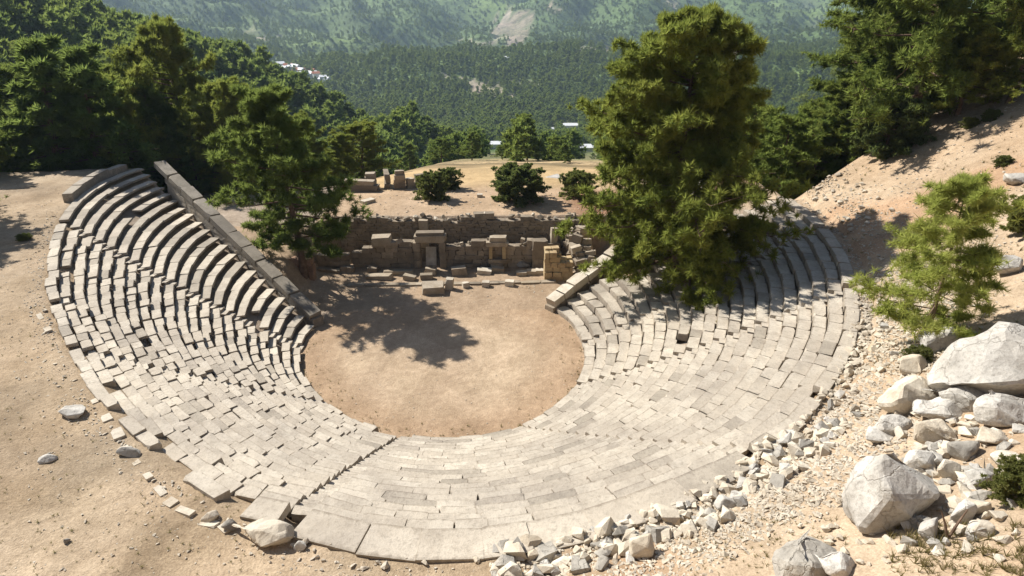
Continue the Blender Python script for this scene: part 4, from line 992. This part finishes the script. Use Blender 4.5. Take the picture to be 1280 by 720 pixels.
# ------------------------------------------------------------------ dry grass, sticks and other small things
cs, sz = [], []; rg2 = random.Random(12)
for _ in range(210):
    px, py = rg2.uniform(1110, 1285), rg2.uniform(655, 722)
    p = onray(px, py, 10, 60); cs.append((p[0], p[1], p[2])); sz.append(rg2.uniform(.1, .32))
for _ in range(220):
    px, py = rg2.uniform(850, 1060), rg2.uniform(640, 722); p = onray(px, py, 10, 60); cs.append(tuple(p)); sz.append(rg2.uniform(.06, .16))
for _ in range(260):
    px, py = rg2.uniform(1010, 1280), rg2.uniform(120, 330); p = onray(px, py, 10, 120); cs.append(tuple(p)); sz.append(rg2.uniform(.15, .4))
for _ in range(160):
    px, py = rg2.uniform(1080, 1280), rg2.uniform(300, 460); p = onray(px, py, 10, 120); cs.append(tuple(p)); sz.append(rg2.uniform(.1, .3))
for _ in range(520):
    px, py = rg2.uniform(0, 330), rg2.uniform(230, 720); p = onray(px, py, 10, 120); cs.append(tuple(p)); sz.append(rg2.uniform(.05, .15))
for _ in range(170):
    t = rg2.uniform(-100, 110); x, y = pos(float(RI(t)) - .15 - 1.6 * rg2.random() ** 3, t); cs.append((x, y, .0)); sz.append(rg2.uniform(.08, .24))
for _ in range(120):
    t = rg2.uniform(-100, 90); j = rg2.randrange(2, NROW); x, y = pos(float(rowr(j, t)) - .03, t); cs.append((x, y, j * RISE - .03)); sz.append(rg2.uniform(.08, .26))
V, T, tint = tufts(cs, sz, 12, 9, .05, 1.3); gmn = mesh('dry_grass', V, T, M_DRY)
at = gmn.color_attributes.new('tint', 'FLOAT_COLOR', 'POINT'); at.data.foreach_set('color', np.repeat(tint, 4).astype(np.float32))
tag(link('dry_grass', gmn), 'sparse dry grass among the stones of the right slope', 'grass', None, 'stuff')
p = onray(1185, 672, 10, 60); tw = Join()
for (dx, dz) in ((-.32, .75), (.3, .8)):
    V, T = tube([(p[0], p[1], p[2] - .05), (p[0] + dx * .5, p[1] + .05, p[2] + dz * .55), (p[0] + dx, p[1] + .1, p[2] + dz)], [.035, .03, .012], 5); tw.addraw(V, T, Matrix.Identity(4))
tag(link('dead_stick', tw.build('dead_stick', M_BARK)), 'forked dead stick between stones at lower right', 'stick')
# rock outcrop on the wooded hill
p = onray(165, 108, 60, 400, 0); me = boulder_mesh('rock_outcrop', M_RED, 90, 30, (16, 10, 9), .06, 3)
tag(link('rock_outcrop', me, None, (p[0], p[1], p[2] + 2.5), (0, 0, .3)), 'brown rock outcrop among the pines on the left hillside', 'rock')

# ------------------------------------------------------------------ haze over the valley
hm = bpy.data.materials.new('valley_haze'); hm.use_nodes = True; nt = hm.node_tree; nt.nodes.clear()
out = nt.nodes.new('ShaderNodeOutputMaterial'); pv = nt.nodes.new('ShaderNodeVolumePrincipled')
pv.inputs['Color'].default_value = (.6, .78, 1, 1); pv.inputs['Density'].default_value = 1.2e-4; pv.inputs['Anisotropy'].default_value = .2
nt.links.new(pv.outputs[0], out.inputs['Volume'])
V, T = [], []; box(V, T, -4050, 4050, -420, 4060, -380, 420)
tag(link('haze', mesh('haze', V, T, hm)), 'pale blue haze over the far valley', 'haze', None, 'stuff')
